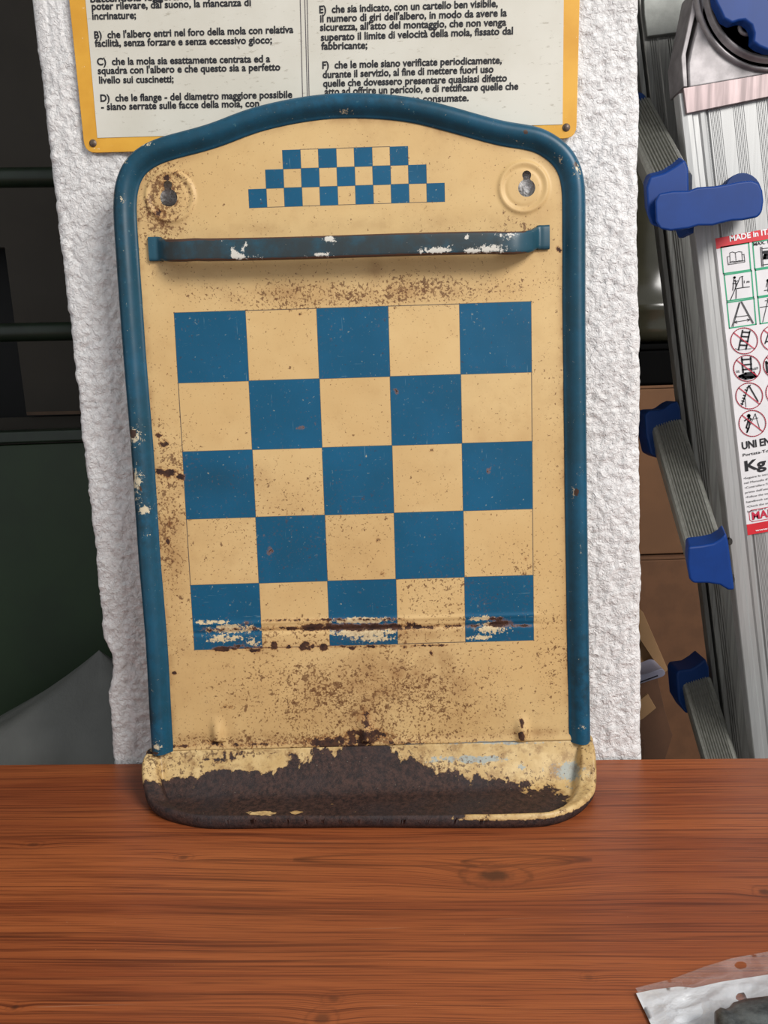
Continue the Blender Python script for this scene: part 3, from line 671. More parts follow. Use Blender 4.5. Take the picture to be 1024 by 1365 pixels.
    o = mesh('rail', V, grid_faces(len(C3), len(sec), True), m, rack, smooth=True, attrs={'chip': chip, 'rust': rust, 'dirt': dirt}, label='dark teal metal rail with chipped paint')
    fixn(o)
rack_rail()
def rack_tray():
    # plan outline: right back -> right side -> front right corner -> front -> front left corner -> left side -> left back
    pts = [(.1405, -.0280), (.1400, -.040), (.1375, -.055), (.1310, -.070), (.1190, -.0835), (.1040, -.0925), (.085, -.0955), (.03, -.0940), (-.03, -.0912), (-.09, -.0875), (-.128, -.0855), (-.146, -.0800),
           (-.161, -.0725), (-.1725, -.0620), (-.1795, -.0500), (-.1815, -.0400), (-.1790, -.0280)]
    side = resample(catmull(pts, 8), .0015); side = smooth_path(side, 12)
    poly = side
    st = .0007
    xs = np.arange(-.184, .143, st); ys = np.arange(-.098, -.0275, st)
    G = np.stack(np.meshgrid(xs, ys), -1); nr, nc = G.shape[:2]; P = G.reshape(-1, 2)
    poly2 = np.r_[[[poly[0, 0], -.0285]], poly[1:-1], [[poly[-1, 0], -.0285]]]
    openp = np.r_[[[poly[0, 0], .05]], poly[1:-1], [[poly[-1, 0], .05]]]
    d = sdpoly(P, poly2); keep = d > -.55*st; near = np.abs(d) < .75*st; e = 1e-5
    q = P[near]; s0 = sdpoly(q, poly2); g = np.stack([(sdpoly(q+[e, 0], poly2)-s0)/e, (sdpoly(q+[0, e], poly2)-s0)/e], 1); g /= np.linalg.norm(g, axis=1)[:, None]+1e-9
    P[near] = q-g*s0[:, None]
    Fq = grid_faces(nr, nc); Fq = Fq[keep[Fq].all(1)]
    used = np.zeros(len(P), bool); used[Fq.ravel()] = True; idx = np.cumsum(used)-1; P = P[used]; Fq = idx[Fq]
    x = P[:, 0]; y = P[:, 1]
    D = np.maximum(sdpoly(P, openp), 0)
    yb = -.0335
    Zb = .0312-.0098*(x+.178)*.3333
    t = yb-y
    floor = .0030+.0004*(fbm(x*60, y*60, 3, 4)-.5)
    back = np.where(t < 0, Zb+t*-.0, floor+(Zb-floor)*np.clip(1-t/.024, 0, 1)**2.0)
    sd_ = sm(np.maximum(x-.095, -.138-x), 0, .030)                          # 0 along the front, 1 at the sides
    rim = .0098+(Zb-.0098-.0005)*sm(y, -.066, -.036)*1.0
    w1 = .0022+.0065*sd_; w2 = w1+.0030+.0060*sd_
    lip = np.where(D < .0018, rim-.0022*(1-D/.0018)**2, rim)
    lip = lip-.0015*sm(D, .0018, .0018+w1)*sd_
    k_ = sm(D, w1, w2); lip = lip*(1-k_)+floor*k_
    H = np.maximum(lip, back); H = np.where(np.abs(lip-back) < .002, H+.25*(.002-np.abs(lip-back))**2/.002, H)
    H += .0004*(fbm(x*50, y*50, 3, 9)-.5)
    V = np.stack([x, y, H], 1)
    # underside: skirt from the lip down and in to the table
    n0 = len(V)
    pu = pix(V); u = pu[:, 0]; v = pu[:, 1]
    yb_ = np.interp(u, [180, 205, 240, 300, 350, 400, 430, 470, 490, 520, 545, 575, 610, 650, 690, 730, 760, 800], [1080, 1045, 1030, 1022, 1016, 1010, 998, 990, 988, 998, 1012, 1022, 1030, 1040, 1043, 1049, 1065, 1085])
    rust = .5+(v-yb_)/26
    rust = np.clip(rust, -.35, 1.3)+(fbm(x*90, y*110, 4, 41)-.5)*1.3+(fbm(x*330, y*420, 3, 47)-.5)*.9
    rim_r = sm(u, 738, 765)*(1-sm(D, .010, .014)); rust = rust*(1-rim_r)+(.02)*rim_r
    crest = (1-sm(D, .0035, .0052))*sm(u, 560, 640); rust = rust*(1-crest)+.25*crest
    def bl(lst):
        o = np.zeros(len(u))
        for a, b, ra, rb, s_ in lst: o = np.maximum(o, s_*np.exp(-((u-a)/ra)**2-((v-b)/rb)**2))
        return o
    rust -= bl([(230, 1028, 30, 9, .75), (265, 1022, 22, 6, .9), (330, 1021, 38, 5, 1.5), (235, 1030, 26, 6, 1.0), (372, 1019, 10, 4, 1.2), (300, 1022, 25, 4, .9), (370, 1014, 8, 4, .8), (350, 1084, 24, 3, 1.5), (392, 1083, 14, 2.5, 1.5), (215, 1020, 12, 12, .6), (475, 1082, 6, 2, .7), (455, 1081, 30, 1.5, .3), (540, 1085, 5, 2, .8), (650, 1035, 50, 6, .2)])
    rust += bl([(300, 1003, 90, 6, .35), (205, 1003, 30, 5, .9), (250, 1012, 50, 3, .5), (195, 1050, 14, 22, 1.2), (215, 1075, 20, 20, .9), (490, 990, 25, 14, .9)])
    zinc = bl([(630, 1012, 60, 7, 1.0), (570, 1015, 40, 5, .7), (760, 1030, 24, 18, .95), (740, 1025, 16, 10, .9), (790, 1010, 10, 10, .4), (700, 1020, 40, 8, .5), (660, 990, 90, 3, 1)])
    o = mesh('tray', V, Fq, M_TRAY, rack, smooth=True, attrs={'rust': rust, 'zinc': zinc, 'spot': bl([(240, 1020, 60, 22, 1.0), (205, 1010, 25, 25, 1.2), (600, 1020, 90, 16, .9), (700, 1035, 50, 10, .7), (300, 1005, 90, 6, 1.1), (780, 1020, 14, 50, .5), (540, 1000, 60, 10, .8)])+.15}, label='shallow rusty tray with worn cream paint')
    bm = bmesh.new(); bm.from_mesh(o.data)
    lr = bm.verts.layers.float['rust']
    ed = [e_ for e_ in bm.edges if e_.is_boundary and not (e_.verts[0].co.y+(-.06) > -.0290 and e_.verts[1].co.y+(-.06) > -.0290)]
    for dz, ins in ((.45, .0008), (.12, .0022), (.0, .0050)):
        r_ = bmesh.ops.extrude_edge_only(bm, edges=ed); nv = [g_ for g_ in r_['geom'] if isinstance(g_, bmesh.types.BMVert)]
        for w in nv:
            wx = w.co.x-.02; wy = w.co.y-.06; c0 = A(-.02, -.05); dd = c0-A(wx, wy); dd /= np.linalg.norm(dd)
            w.co.x += dd[0]*ins; w.co.y += dd[1]*ins; w.co.z *= dz if dz > 0 else 0; w[lr] = 1.5
            if dz == 0: w.co.z = .0002
        ed = [g_ for g_ in r_['geom'] if isinstance(g_, bmesh.types.BMEdge)]
    bmesh.ops.contextual_create(bm, geom=ed)
    bm.to_mesh(o.data); bm.free(); o.data.polygons.foreach_set('use_smooth', [len(p.vertices) < 5 for p in o.data.polygons])
rack_tray()

# ================================================================ the ladder on the right
LY = .12                                                  # distance plane of the front stile
LN = A(0, 1, 0)
l_a = hit(907, 150, (0, LY, 0), LN); l_b = hit(1005, 1010, (0, LY, 0), LN)
LD = (l_b-l_a)/np.linalg.norm(l_b-l_a); LWx = np.cross(LD, LN); LWx *= np.sign(LWx[0])
def lf(w, s_, h=0.0, Y=None): return l_a+LWx*w+LD*s_-LN*h
def lp(u, v, h=0.0):
    q = hit(u, v, (0, LY-h, 0), LN)-(l_a-LN*h); return (float(q@LWx), float(q@LD))
floor_s = (FZ+.002-l_a[2])/LD[2]
M_ALU = m_alu('brushed_aluminium', (172, 172, 171), .5, .06, .45)
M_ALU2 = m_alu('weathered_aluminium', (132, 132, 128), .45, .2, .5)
M_ZINC = m_alu('galvanised_steel', (160, 155, 156), .5, .2, .6, (60, 60, 60))
M_BLUE = plain('blue_plastic', (0, 52, 122), .5, vary=.04, spec=.3)
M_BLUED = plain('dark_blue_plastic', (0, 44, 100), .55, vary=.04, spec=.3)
ladder = thing('ladder', 'folding aluminium ladder with blue plastic rung caps and a safety label, right of the pillar', 'ladder', tuple(lf(0, floor_s)))
def stile(name, w0, h0, prof, s0, s1, mat, depth, label=None):
    pr = [(w0+a, h0+b) for a, b in prof]; pr += [(w0+prof[-1][0], h0-depth), (w0+prof[0][0], h0-depth)]
    n = len(pr); V = [lf(a, s0, b) for a, b in pr]+[lf(a, s1, b) for a, b in pr]
    V2 = []
    def fixfloor(p): return p
    Fs = [[i, (i+1) % n, n+(i+1) % n, n+i] for i in range(n)]+[list(range(n)), list(range(2*n-1, n-1, -1))]
    return fixn(mesh(name, V, Fs, mat, ladder, label=label))
def ribs(w0, w1, n, hb=.0, d=.0004):
    o = []; st = (w1-w0)/n
    for i in range(n): o += [(w0+i*st, hb), (w0+i*st+st*.45, hb), (w0+i*st+st*.5, hb-d), (w0+i*st+st*.95, hb-d)]
    return o
mm = .001
profA = [(0, -.004), (0, 0), (.6*mm, .0012), (5*mm, .0016), (8.5*mm, .0014), (10*mm, .0002), (14*mm, .0), (15.5*mm, .0012), (18.5*mm, .0014), (20*mm, .0006), (21*mm, -.0016), (22*mm, -.0016), (22.6*mm, .0)]
profA += ribs(23*mm, 32*mm, 7)+[(32.2*mm, .0), (41*mm, .0)]+ribs(41.4*mm, 51*mm, 7)+[(51.2*mm, .0), (60*mm, .0)]+ribs(60.4*mm, 70*mm, 7)+[(70.2*mm, 0), (72*mm, .0012), (78*mm, .0014), (80*mm, 0)]
stile('stile', 0, 0, profA, -.014, floor_s, M_ALU, .010)
profB = [(0, -.003), (0, 0), (.4*mm, .0008), (4.2*mm, .001), (4.8*mm, -.008), (7.4*mm, -.008), (7.6*mm, .0), (8.4*mm, .0006)]+ribs(12*mm, 20*mm, 4, 0, .0006)+[(21*mm, 0), (28*mm, 0.)]+ribs(28.4*mm, 34*mm, 3, 0, .0008)+[(40*mm, 0), (52*mm, .0)]
# the rear stile lies on a farther plane
HB = -.085
wb = lp(877, 305, HB)[0]
for (u, v) in ((906, 540), (935, 790), (962, 1010)): print('rear stile w', lp(u, v, HB), wb)
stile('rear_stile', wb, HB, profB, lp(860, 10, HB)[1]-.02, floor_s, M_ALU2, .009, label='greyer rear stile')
# rungs: ribbed bars from a far point to a near point
def bar(name, p0, p1, wid, thick, up, mat, nrib=9):
    p0 = A(*p0); p1 = A(*p1); d = p1-p0; L = np.linalg.norm(d); d /= L
    x = np.cross(d, up); x /= np.linalg.norm(x); x *= np.sign(x[0]) or 1; z = np.cross(x, d); z *= np.sign(z@up)
    top = [(-wid/2, thick/2-.003), (-wid/2+.0015, thick/2-.0005), (-wid/2+.004, thick/2)]
    st = (wid-.008)/nrib
    for i in range(nrib): a = -wid/2+.004+i*st; top += [(a+st*.15, thick/2+.0006), (a+st*.5, thick/2+.0009), (a+st*.75, thick/2-.0007), (a+st*.95, thick/2-.0007)]
    top += [(wid/2-.004, thick/2), (wid/2-.0015, thick/2-.0005), (wid/2, thick/2-.003), (wid/2, -thick/2), (-wid/2, -thick/2)]
    n = len(top); V = [p0+x*a+z*b for a, b in top]+[p1+x*a+z*b for a, b in top]
    Fs = [[i, (i+1) % n, n+(i+1) % n, n+i] for i in range(n)]+[list(range(n)), list(range(2*n-1, n-1, -1))]
    return fixn(mesh(name, V, Fs, mat, ladder))
M_ALU3 = m_alu('ribbed_aluminium', (150, 150, 142), .42, .12, .6, (300, 300, 8))
def at(u, v, Y): return hit(u, v, (0, Y, 0), LN)
UPV = A(-.25, -.85, .45)
bar('rung', at(889, 572, .205), at(944, 752, .075), .0295, .020, UPV, M_ALU3)
bar('rung', at(846, 150, .205), at(896, 252, .075), .0295, .020, UPV, M_ALU3)
bar('rung', at(928, 912, .205), at(986, 1100, .075), .0295, .020, UPV, M_ALU3)
def cap(name, pts, Y, vec, mat=None, bev=.0022, label=None, bulge=0):
    P = catmull([at(u, v, Y) for u, v in pts], 3, True) if bulge else [at(u, v, Y) for u, v in pts]
    return prism(name, P, vec, mat or M_BLUE, ladder, bev=bev, label=label)
# near caps (front faces) and far caps
cap('rung_cap', [(917, 729), (936, 727), (951, 724), (961, 718), (968, 710), (971, 722), (976, 760), (979.5, 787.5), (971, 787), (960, 780.5), (944, 778), (924, 778), (919, 772), (916, 752)], .052, ray(945, 745)*.034+A(-.003, 0, .009))
cap('rung_cap', [(866, 236), (886, 230), (901, 221), (913, 212), (918, 224), (919, 262), (918, 304), (906, 309), (884, 305), (868, 300), (863, 285), (861, 250)], .060, ray(890, 255)*.034+A(-.003, 0, .004))
def shift(P, du, dv): return [(u+du, v+dv) for u, v in P]
FAR = [(860, 553), (866, 547), (884, 546), (895, 538), (904, 534), (908, 545), (909, 565), (906, 600), (880, 612), (868, 606), (862, 580)]
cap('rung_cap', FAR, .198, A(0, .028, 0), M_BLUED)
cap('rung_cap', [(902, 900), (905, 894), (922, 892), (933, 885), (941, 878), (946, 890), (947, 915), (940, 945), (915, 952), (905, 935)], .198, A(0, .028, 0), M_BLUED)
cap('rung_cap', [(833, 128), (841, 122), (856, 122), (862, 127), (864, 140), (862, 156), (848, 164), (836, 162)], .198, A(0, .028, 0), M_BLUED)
# wide cap on the front stile with the rung end disc behind it
disc = [(991+25*math.cos(a), 256+26*math.sin(a)) for a in np.arange(24)*2*math.pi/24]
cap('rung_cap', disc, LY-.013, A(0, .011, 0), M_BLUED, bev=.001)
cap('rung_cap', [(873, 268), (878, 258), (897, 254.5), (918, 254), (930, 249.5), (953, 248), (971, 245), (984, 242), (1002, 240), (1012, 244), (1016.5, 254), (1018, 268), (1016, 283), (1010, 290), (989, 294), (976, 294.5), (961, 298),
            (950, 301), (931, 301), (918, 305), (894, 308), (880, 305.5), (874, 295)], .048, ray(945, 272)*.056, M_BLUE, bev=.0018, label='wide wavy edged blue cap')
cap('rung_cap', [(913, 300), (926, 300), (925, 311), (918, 311)], .062, A(0, .02, 0), M_BLUED, bev=.0006)
# small dark fixings where the near cap meets the stile
for u, v in ((974, 722), (977, 772)):
    cap('rivet', [(u+3*math.cos(a), v+5*math.sin(a)) for a in np.arange(10)*2*math.pi/10], LY-.004, A(0, .004, 0), plain('dark_rivet', (60, 58, 56), .5, .5), bev=.0003)
# steel hinge: sleeve, gusset plate, raised ring, blue locking disc
P_ = lambda u, v, h: at(u, v, LY-h)
cap('hinge_sleeve', [(911, 117), (1045, 94), (1045, 125), (915.5, 151.5)], LY-.004, A(0, .022, 0), m_alu('pinkish_steel', (152, 136, 136), .42, .25, .6, (160, 160, 10)), bev=.0006, label='steel sleeve over the stile top')
cap('hinge_plate', [(935, -60), (937, -5), (933, 20), (922, 60), (917, 84), (918, 118), (1045, 96), (1045, -60)], LY-.002, A(0, .018, 0), M_ZINC, bev=.002, label='galvanised hinge plate')
def ringmesh(name, c, rads, mat, label=None, n=64):
    V = []
    for r, h in rads:
        for a in np.arange(n)*2*math.pi/n:
            q = at(c[0], c[1], LY); s_ = .00066; V.append(q+A(math.cos(a)*r*s_, 0, math.sin(a)*r*s_)-LN*h)
    return fixn(mesh(name, V, grid_faces(len(rads), n, True), mat, ladder, smooth=True, label=label))
HC = (1032, -18)
ringmesh('hinge_ring', HC, [(98, .0), (97, .004), (95, .006), (92.5, .005), (91, .002), (87, .002), (85, .005), (82, .0065), (79.5, .005), (78, .002), (30, .002), (29, .001)], M_ZINC, 'raised steel hinge ring')
q0 = HC
blue_pts = [(950, -60), (951, -20), (954, 2), (960, 14), (965, 25), (976, 31), (985, 28), (993, 27), (1002, 34), (1005, 44), (1004, 56), (1012, 62), (1024, 67), (1036, 68), (1060, 62), (1075, -60)]
cap('locking_knob', blue_pts, LY-.020, A(0, .010, 0), M_BLUE, bev=.002, label='blue plastic locking knob')
ringmesh_c = [(995+9*math.cos(a), 33+8*math.sin(a)) for a in np.arange(18)*2*math.pi/18]
V, Fs = [], []
def torus(name, c3, rx, rt, mat, parent, label=None):
    V = []
    for a in np.arange(24)*2*math.pi/24:
        for b in np.arange(8)*2*math.pi/8:
            rad = rx+rt*math.cos(b); V.append(c3+A(math.cos(a)*rad, rt*math.sin(b), math.sin(a)*rad))
    i = np.arange(24)[:, None]; j = np.arange(8)[None]; Fq = np.stack([i*8+j, ((i+1) % 24)*8+j, ((i+1) % 24)*8+(j+1) % 8, i*8+(j+1) % 8], -1).reshape(-1, 4)
    return mesh(name, V, Fq, mat, parent, smooth=True, label=label)
torus('hinge_eyelet', at(996, 35, LY-.009), .0058, .0016, M_ZINC, ladder, 'small steel eyelet')
# rear hinge plate above the rear stile
YB = LY-HB
cap('hinge_plate', [(862, -60), (858, 2), (859, 20), (863, 49), (916, 42), (921, 20), (926, -60)], YB-.004, A(0, .014, 0), m_alu('dull_steel', (128, 130, 126), .5, .15, .5, (60, 60, 60)), bev=.001, label='dull rear hinge plate')
cap('hinge_flange', [(928, -20), (933, -20), (929, 12), (915, 72), (917, 116), (911, 116), (908, 76), (920, 20)], LY-.001, A(0, .03, 0), M_ZINC, bev=.0008)
# ---- label on the front stile
def lab():
    mw = plain('white_label', (222, 220, 222), .45, vary=.02); mr = plain('red_print', (206, 30, 44), .45, vary=.03); mg = plain('green_print', (40, 160, 116), .45, vary=.03); mb = M_BLACKTXT
    mc = plain('crimson_print', (196, 34, 66), .5, vary=.03); mwt = plain('white_print', (236, 234, 236), .5, vary=.01)
    H0 = .0016
    L = lambda u, v: lp(u, v, H0)
    c0 = L(954, 318); c1 = L(996.5, 713.5)
    w0 = (c0[0]+c1[0])/2; w1 = .0785; s0 = c0[1]; s1 = c1[1]
    lb = prism('warning_label', [lf(w, s_, H0) for w, s_ in ((w0, s0), (w1, s0), (w1, s1), (w0, s1))], LN*.0004, mw, ladder, label='white safety label with red bands')
    def fr(h): return lambda x, y: lf(x, -y, H0+h)
    f1 = fr(.0002); f2 = fr(.0004)
    def quad(a, b, c, d, m, f=f1): mesh('printed_band', [f(a, -c), f(b, -c), f(b, -d), f(a, -d)], [[0, 1, 2, 3]], m, lb)
    quad(w0, w1, s0, s0+.0085, mr); sb = L(996, 700)[1]; quad(w0, w1, sb-.0005, s1, mr)
    T = lambda txt, u, v, wd, capmm, m, bold=.02: text('lettering', txt, f2, (L(u, v)[0], -L(u, v)[1]), (L(u, v)[0]+wd, -L(u, v)[1]), capmm*mm, m, lb, bold)
    T('MADE in ITALY', 973, 322, .0435, 4.6, mwt, .03)
    T('MAX. 1', 1004.5, 328, .0125, 2.6, mb, .02)
    T('UNI EN 131', 989.5, 599, .0375, 6.6, mb, .03)
    T('Portata-Total', 990.5, 608.5, .0275, 2.6, mb, .01)
    T('Kg', 993.5, 628, .0185, 9.2, mb, .03)
    y = 639
    for s_, wd in (("•Seguire le istruz", .024), ("nel Manuale d'is", .023), ("•Controllare l'int", .0235), ("prima dell'uso", .0205), ("•Follow the instr", .0225), ("handbook use", .0205), ("•Check the ent", .0205), ("before use it", .0165)):
        T(s_, 991.5+(y-639)*.117, y, wd, 1.9, mb, 0.0); y += 6.3
    # rounded red logo outline and word
    a0 = L(1000, 696); wl = a0[0]; sl = a0[1]
    rr = [(wl+.002, -sl), (wl+.028, -sl), (wl+.028, -sl+.0105), (wl+.002, -sl+.0105), (wl, -sl+.0085), (wl, -sl+.002)]
    V, Fs = strokes(f1, [(rr, True)], .0006); mesh('printed_line', V, Fs, mc, lb)
    text('lettering', 'MARI', f2, (wl+.0022, -sl+.0018), (wl+.0235, -sl+.0018), .0070, mc, lb, .03)
    T('www.m', 1007, 708.5, .0155, 2.0, mwt, .02)
    # pictogram frames, in units measured on the enlarged label (6.5 px per photograph pixel, origin 940, 290)
    g = lambda x, y: (lambda q: (q[0], -q[1]))(L(940+x/6.5, 290+y/6.5))
    for q in (((138, 258), (378, 220), (396, 452), (160, 486)), ((412, 214), (640, 178), (655, 412), (432, 446)), ((166, 498), (402, 462), (420, 690), (190, 724)),
              ((436, 456), (660, 422), (676, 652), (456, 686)), ((190, 738), (424, 702), (442, 924), (212, 958)), ((458, 696), (680, 662), (696, 888), (478, 920))):
        V, Fs = strokes(f1, [([g(*p) for p in q], True)], .0010); mesh('printed_frame', V, Fs, mg, lb)
    def pic(lines, w, m=mb, closed=None):
        V, Fs = strokes(f2, [([g(*p) for p in l], c_) for l, c_ in lines], w); mesh('pictogram', V, Fs, m, lb)
    def disc_(x, y, r):
        return [([(x+r*math.cos(a)*k_, y+r*math.sin(a)*k_) for a in np.arange(10)*2*math.pi/10], True) for k_ in (1, .55, .2)]
    pic([([(214, 305), (235, 298), (262, 305), (292, 295), (318, 298), (325, 375), (295, 372), (270, 382), (240, 378), (218, 385)], True), ([(262, 305), (270, 382)], False), ([(214, 335), (192, 340), (200, 408), (268, 398), (345, 385), (338, 318), (320, 322)], False), ([(206, 395), (340, 374)], False)], .0004)
    pic(disc_(255, 520, 8)+[([(250, 535), (245, 580), (240, 630)], False), ([(262, 540), (268, 580), (262, 620)], False), ([(250, 540), (265, 555), (282, 548)], False), ([(240, 570), (272, 572)], False), ([(305, 515), (220, 714)], False), ([(270, 625), (268, 702)], False), ([(260, 618), (330, 606), (385, 600)], False),
                        ([(322, 515), (328, 600)], False), ([(314, 512), (328, 509)], False)], .0006)
    text('lettering', '1 m', f2, g(338, 568), g(385, 563), .0022, mb, lb, .02)
    pic([([(296, 735), (232, 945)], False), ([(302, 740), (242, 948)], False), ([(310, 730), (412, 918)], False), ([(318, 728), (420, 914)], False), ([(262, 862), (370, 848)], False), ([(262, 905), (380, 886)], False), ([(275, 895), (255, 906), (276, 915)], False), ([(366, 878), (388, 886), (370, 897)], False)], .0005)
    pic([([(480, 255), (492, 425)], False), ([(492, 255), (504, 425)], False), ([(492, 270), (560, 262)], False), ([(500, 410), (560, 402)], False), ([(505, 330), (560, 322)], False)], .0005); pic([([(510, 300), (570, 295), (575, 345), (515, 350), (520, 325), (570, 320)], False)], .0022)
    pic(disc_(545, 545, 10)+[([(540, 560), (530, 600)], False), ([(548, 560), (545, 640)], False), ([(515, 632), (600, 620)], False)], .0006); pic([([(545, 715), (500, 905)], False), ([(540, 700), (560, 760)], False), ([(475, 778), (560, 766)], False), ([(520, 720), (550, 720)], False)], .0005)
    def ban(cx, cy, r, ang=(38)):
        pts = [(cx+r*math.cos(a), cy+r*.97*math.sin(a)) for a in np.arange(40)*2*math.pi/40]
        a = math.radians(ang)
        V, Fs = strokes(fr(.00055), [([g(*p) for p in pts], True), ([g(cx-r*math.cos(a), cy-r*math.sin(a)), g(cx+r*math.cos(a), cy+r*math.sin(a))], False)], .0007); mesh('prohibition_mark', V, Fs, mc, lb)
    for cx, cy in ((338, 1068), (363, 1305), (600, 1045), (622, 1280)): ban(cx, cy, 116)
    # lower two rows measured on the second enlargement (5.46 px per pixel, origin 940, 480)
    g2 = lambda x, y: (6.5*x/5.46, 6.5*(190+y/5.46))
    for cx, cy in ((321, 260), (344, 460), (540, 235)): x, y_ = g2(cx, cy); ban(x, y_, 116)
    pic([([(325, 978), (290, 1145)], False), ([(388, 985), (355, 1140)], False), ([(328, 992), (386, 996)], False), ([(320, 1030), (378, 1034)], False), ([(312, 1068), (370, 1073)], False), ([(305, 1105), (362, 1108)], False)], .0012); pic([([(262, 1135), (300, 1148), (345, 1138), (400, 1136)], False)], .0004)
    pic([([(318, 1215), (330, 1340)], False), ([(395, 1210), (402, 1340)], False), ([(318, 1232), (396, 1226)], False), ([(322, 1278), (400, 1270)], False), ([(326, 1318), (402, 1310)], False)], .0013)
    pic([([(300, 1375), (350, 1352), (420, 1345), (440, 1375), (400, 1388), (350, 1395), (300, 1378)], True), ([(320, 1370), (425, 1368)], False), ([(330, 1382), (410, 1382)], False)], .0020)
    text('lettering', 'OIL', f2, g(268, 1345), g(302, 1340), .0020, mb, lb, .02); text('lettering', 'H2O', f2, g(415, 1325), g(462, 1310), .0020, mb, lb, .02)
    k2 = lambda L_: [g2(*p) for p in L_]
    pic([(k2([(318, 185), (268, 325)]), False), (k2([(305, 200), (330, 182)]), False)]+[(k2([(300-6*i-8, 215+20*i), (300-6*i+6, 222+20*i)]), False) for i in range(6)], .0009)
    pic([(k2([(322, 190), (385, 300)]), False)], .0011); pic([(k2([(288, 255), (298, 340)]), False)], .0005)
    x, y_ = g2(318, 405); pic(disc_(x, y_, 9)+[(k2([(318, 415), (312, 450), (300, 490), (312, 500), (305, 525)]), False), (k2([(322, 418), (335, 430), (320, 450)]), False), (k2([(312, 425), (290, 440)]), False), (k2([(325, 450), (320, 490), (308, 520)]), False)], .0012)
    pic([(k2([(365, 390), (330, 470)]), False), (k2([(365, 390), (400, 510)]), False), (k2([(350, 430), (385, 420)]), False)], .0005)
    pic([([(560, 975), (520, 1090)], False), ([(590, 985), (560, 1085)], False), ([(535, 1075), (590, 1068)], False), ([(550, 1010), (580, 1015)], False)], .0010)
    pic([([(530, 1250), (540, 1340)], False), ([(560, 1250), (575, 1340)], False), ([(535, 1260), (600, 1262)], False)], .0018)
lab()

# ================================================================ behind, on the right: boxes and drum
M_CARD = plain('brown_cardboard', (108, 74, 47), .85, vary=.06, scale=12); M_CARD2 = plain('tan_cardboard', (150, 116, 80), .85, vary=.05, scale=12); M_CARD3 = plain('dark_cardboard', (84, 56, 38), .9, vary=.1, scale=12)
def quadbox(name, pl, Y, depth, mat, label, cat, bev=.001, floor=False, group=None):
    P = [at(u, v, Y) for u, v in pl]
    o = prism(name, P, (0, depth, 0), mat, bev=bev, loc=None); return tag(o, label, cat, group)
Ybox = .46
bz = [at(870, 514, Ybox)[2], at(870, 741, Ybox)[2]]
def carton(name, x0, x1, y0, y1, z0, z1, label, mat=M_CARD, tape=True, flap=True):
    t = thing(name, label, 'box', ((x0+x1)/2, (y0+y1)/2, z0))
    box('body', (x0, y0, z0), (x1, y1, z1-.004), mat, t, bev=.002)
    xm = (x0+x1)/2
    fz = z1-.0035
    for a, b in ((y0, (y0+y1)/2-.001), ((y0+y1)/2+.001, y1)):
        box('flap', (x0+.001, a, fz), (x1-.001, b, z1), mat, t, bev=.0008)
    if tape: box('tape', (x0+.0005, y0-.0006, z1-.06), (x0+.06, y0+.0002, z1-.002), plain('packing_tape', (168, 140, 106), .3), t, bev=.0001)
    return t
carton('cardboard_box', .20, .62, Ybox, Ybox+.30, bz[1]+.002, bz[0], 'brown cardboard box upper of the two stacked behind the ladder')
carton('cardboard_box', .19, .64, Ybox-.008, Ybox+.33, FZ+.001, bz[1], 'brown cardboard box under the other, standing on the floor behind the ladder', plain('plain_brown_cardboard', (98, 65, 41), .85, vary=.06), tape=False)
# black case on top of the boxes and glossy olive drum lid behind it
kz = at(870, 458, Ybox)[2]
tc = thing('storage_case', 'black flat case lying on the top cardboard box', 'case', (.38, Ybox+.15, bz[0]))
box('body', (.22, Ybox+.01, bz[0]+.001), (.60, Ybox+.25, kz-.008), plain('black_plastic', (4, 4, 4), .9, spec=.1), tc, bev=.004)
box('lid', (.218, Ybox+.008, kz-.0078), (.602, Ybox+.252, kz), plain('black_plastic_lid', (5, 5, 5), .9, spec=.1), tc, bev=.003)
def lathe(name, c, prof, mat, parent=None, n=48, ax='z', **k):
    V = [A(c[0]+r*math.cos(a), c[1]+r*math.sin(a), c[2]+z) for r, z in prof for a in np.arange(n)*2*math.pi/n]
    return mesh(name, V, grid_faces(len(prof), n, True), mat, parent, smooth=True, **k)
M_OLIVE = plain('glossy_olive_plastic', (52, 50, 38), .2, vary=.05)
dr = thing('plastic_drum', 'glossy dark olive plastic drum on the black case behind the ladder', 'drum', (.36, Ybox+.13, kz))
lathe('body', (.36, Ybox+.13, kz+.001), [(.0, 0), (.10, 0), (.118, .006), (.122, .02), (.12, .035), (.124, .04), (.124, .05), (.118, .056), (.116, .10), (.12, .18), (.12, .24)], M_OLIVE, dr)
lathe('lid', (.36, Ybox+.13, kz+.241), [(.123, 0), (.125, .006), (.122, .02), (.09, .028), (0.0, .03)], M_OLIVE, dr)
# loose cardboard pieces and grey lid by the pillar
Yp = .33
M_LIL = plain('lilac_grey_plastic', (168, 166, 186), .4, vary=.03)
Z0 = FZ
def board(name, quad, Y, th, mat, label, cat, group=None):
    P = [at(u, v, Y) for u, v in quad]
    o = prism(name, P, (0, th, 0), mat, bev=.0006); return tag(o, label, cat, group)
pc = thing('open_carton', 'small open cardboard carton with raised flaps beside the pillar, under the pale plastic tray', 'box', tuple(at(850, 1180, Yp)))
prism('flap', [at(u, v, Yp) for u, v in ((834, 790), (858, 817), (891, 893), (884, 899), (845, 840))], (0, .004, 0), M_CARD2, pc, bev=.0006)
prism('flap', [at(u, v, Yp+.01) for u, v in ((825, 800), (858, 850), (879, 893), (830, 900))], (0, .004, 0), M_CARD2, pc, bev=.0006)
prism('side_panel', [at(u, v, Yp+.03) for u, v in ((834, 905), (876, 900), (886, 945), (894, 972), (897, 980), (872, 1060), (830, 1060))], (0, .05, 0), M_CARD3, pc, bev=.0006)
prism('inner_panel', [at(u, v, Yp+.012) for u, v in ((845, 940), (864, 925), (875, 944), (858, 958), (845, 965))], (0, .004, 0), M_CARD2, pc, bev=.0006)
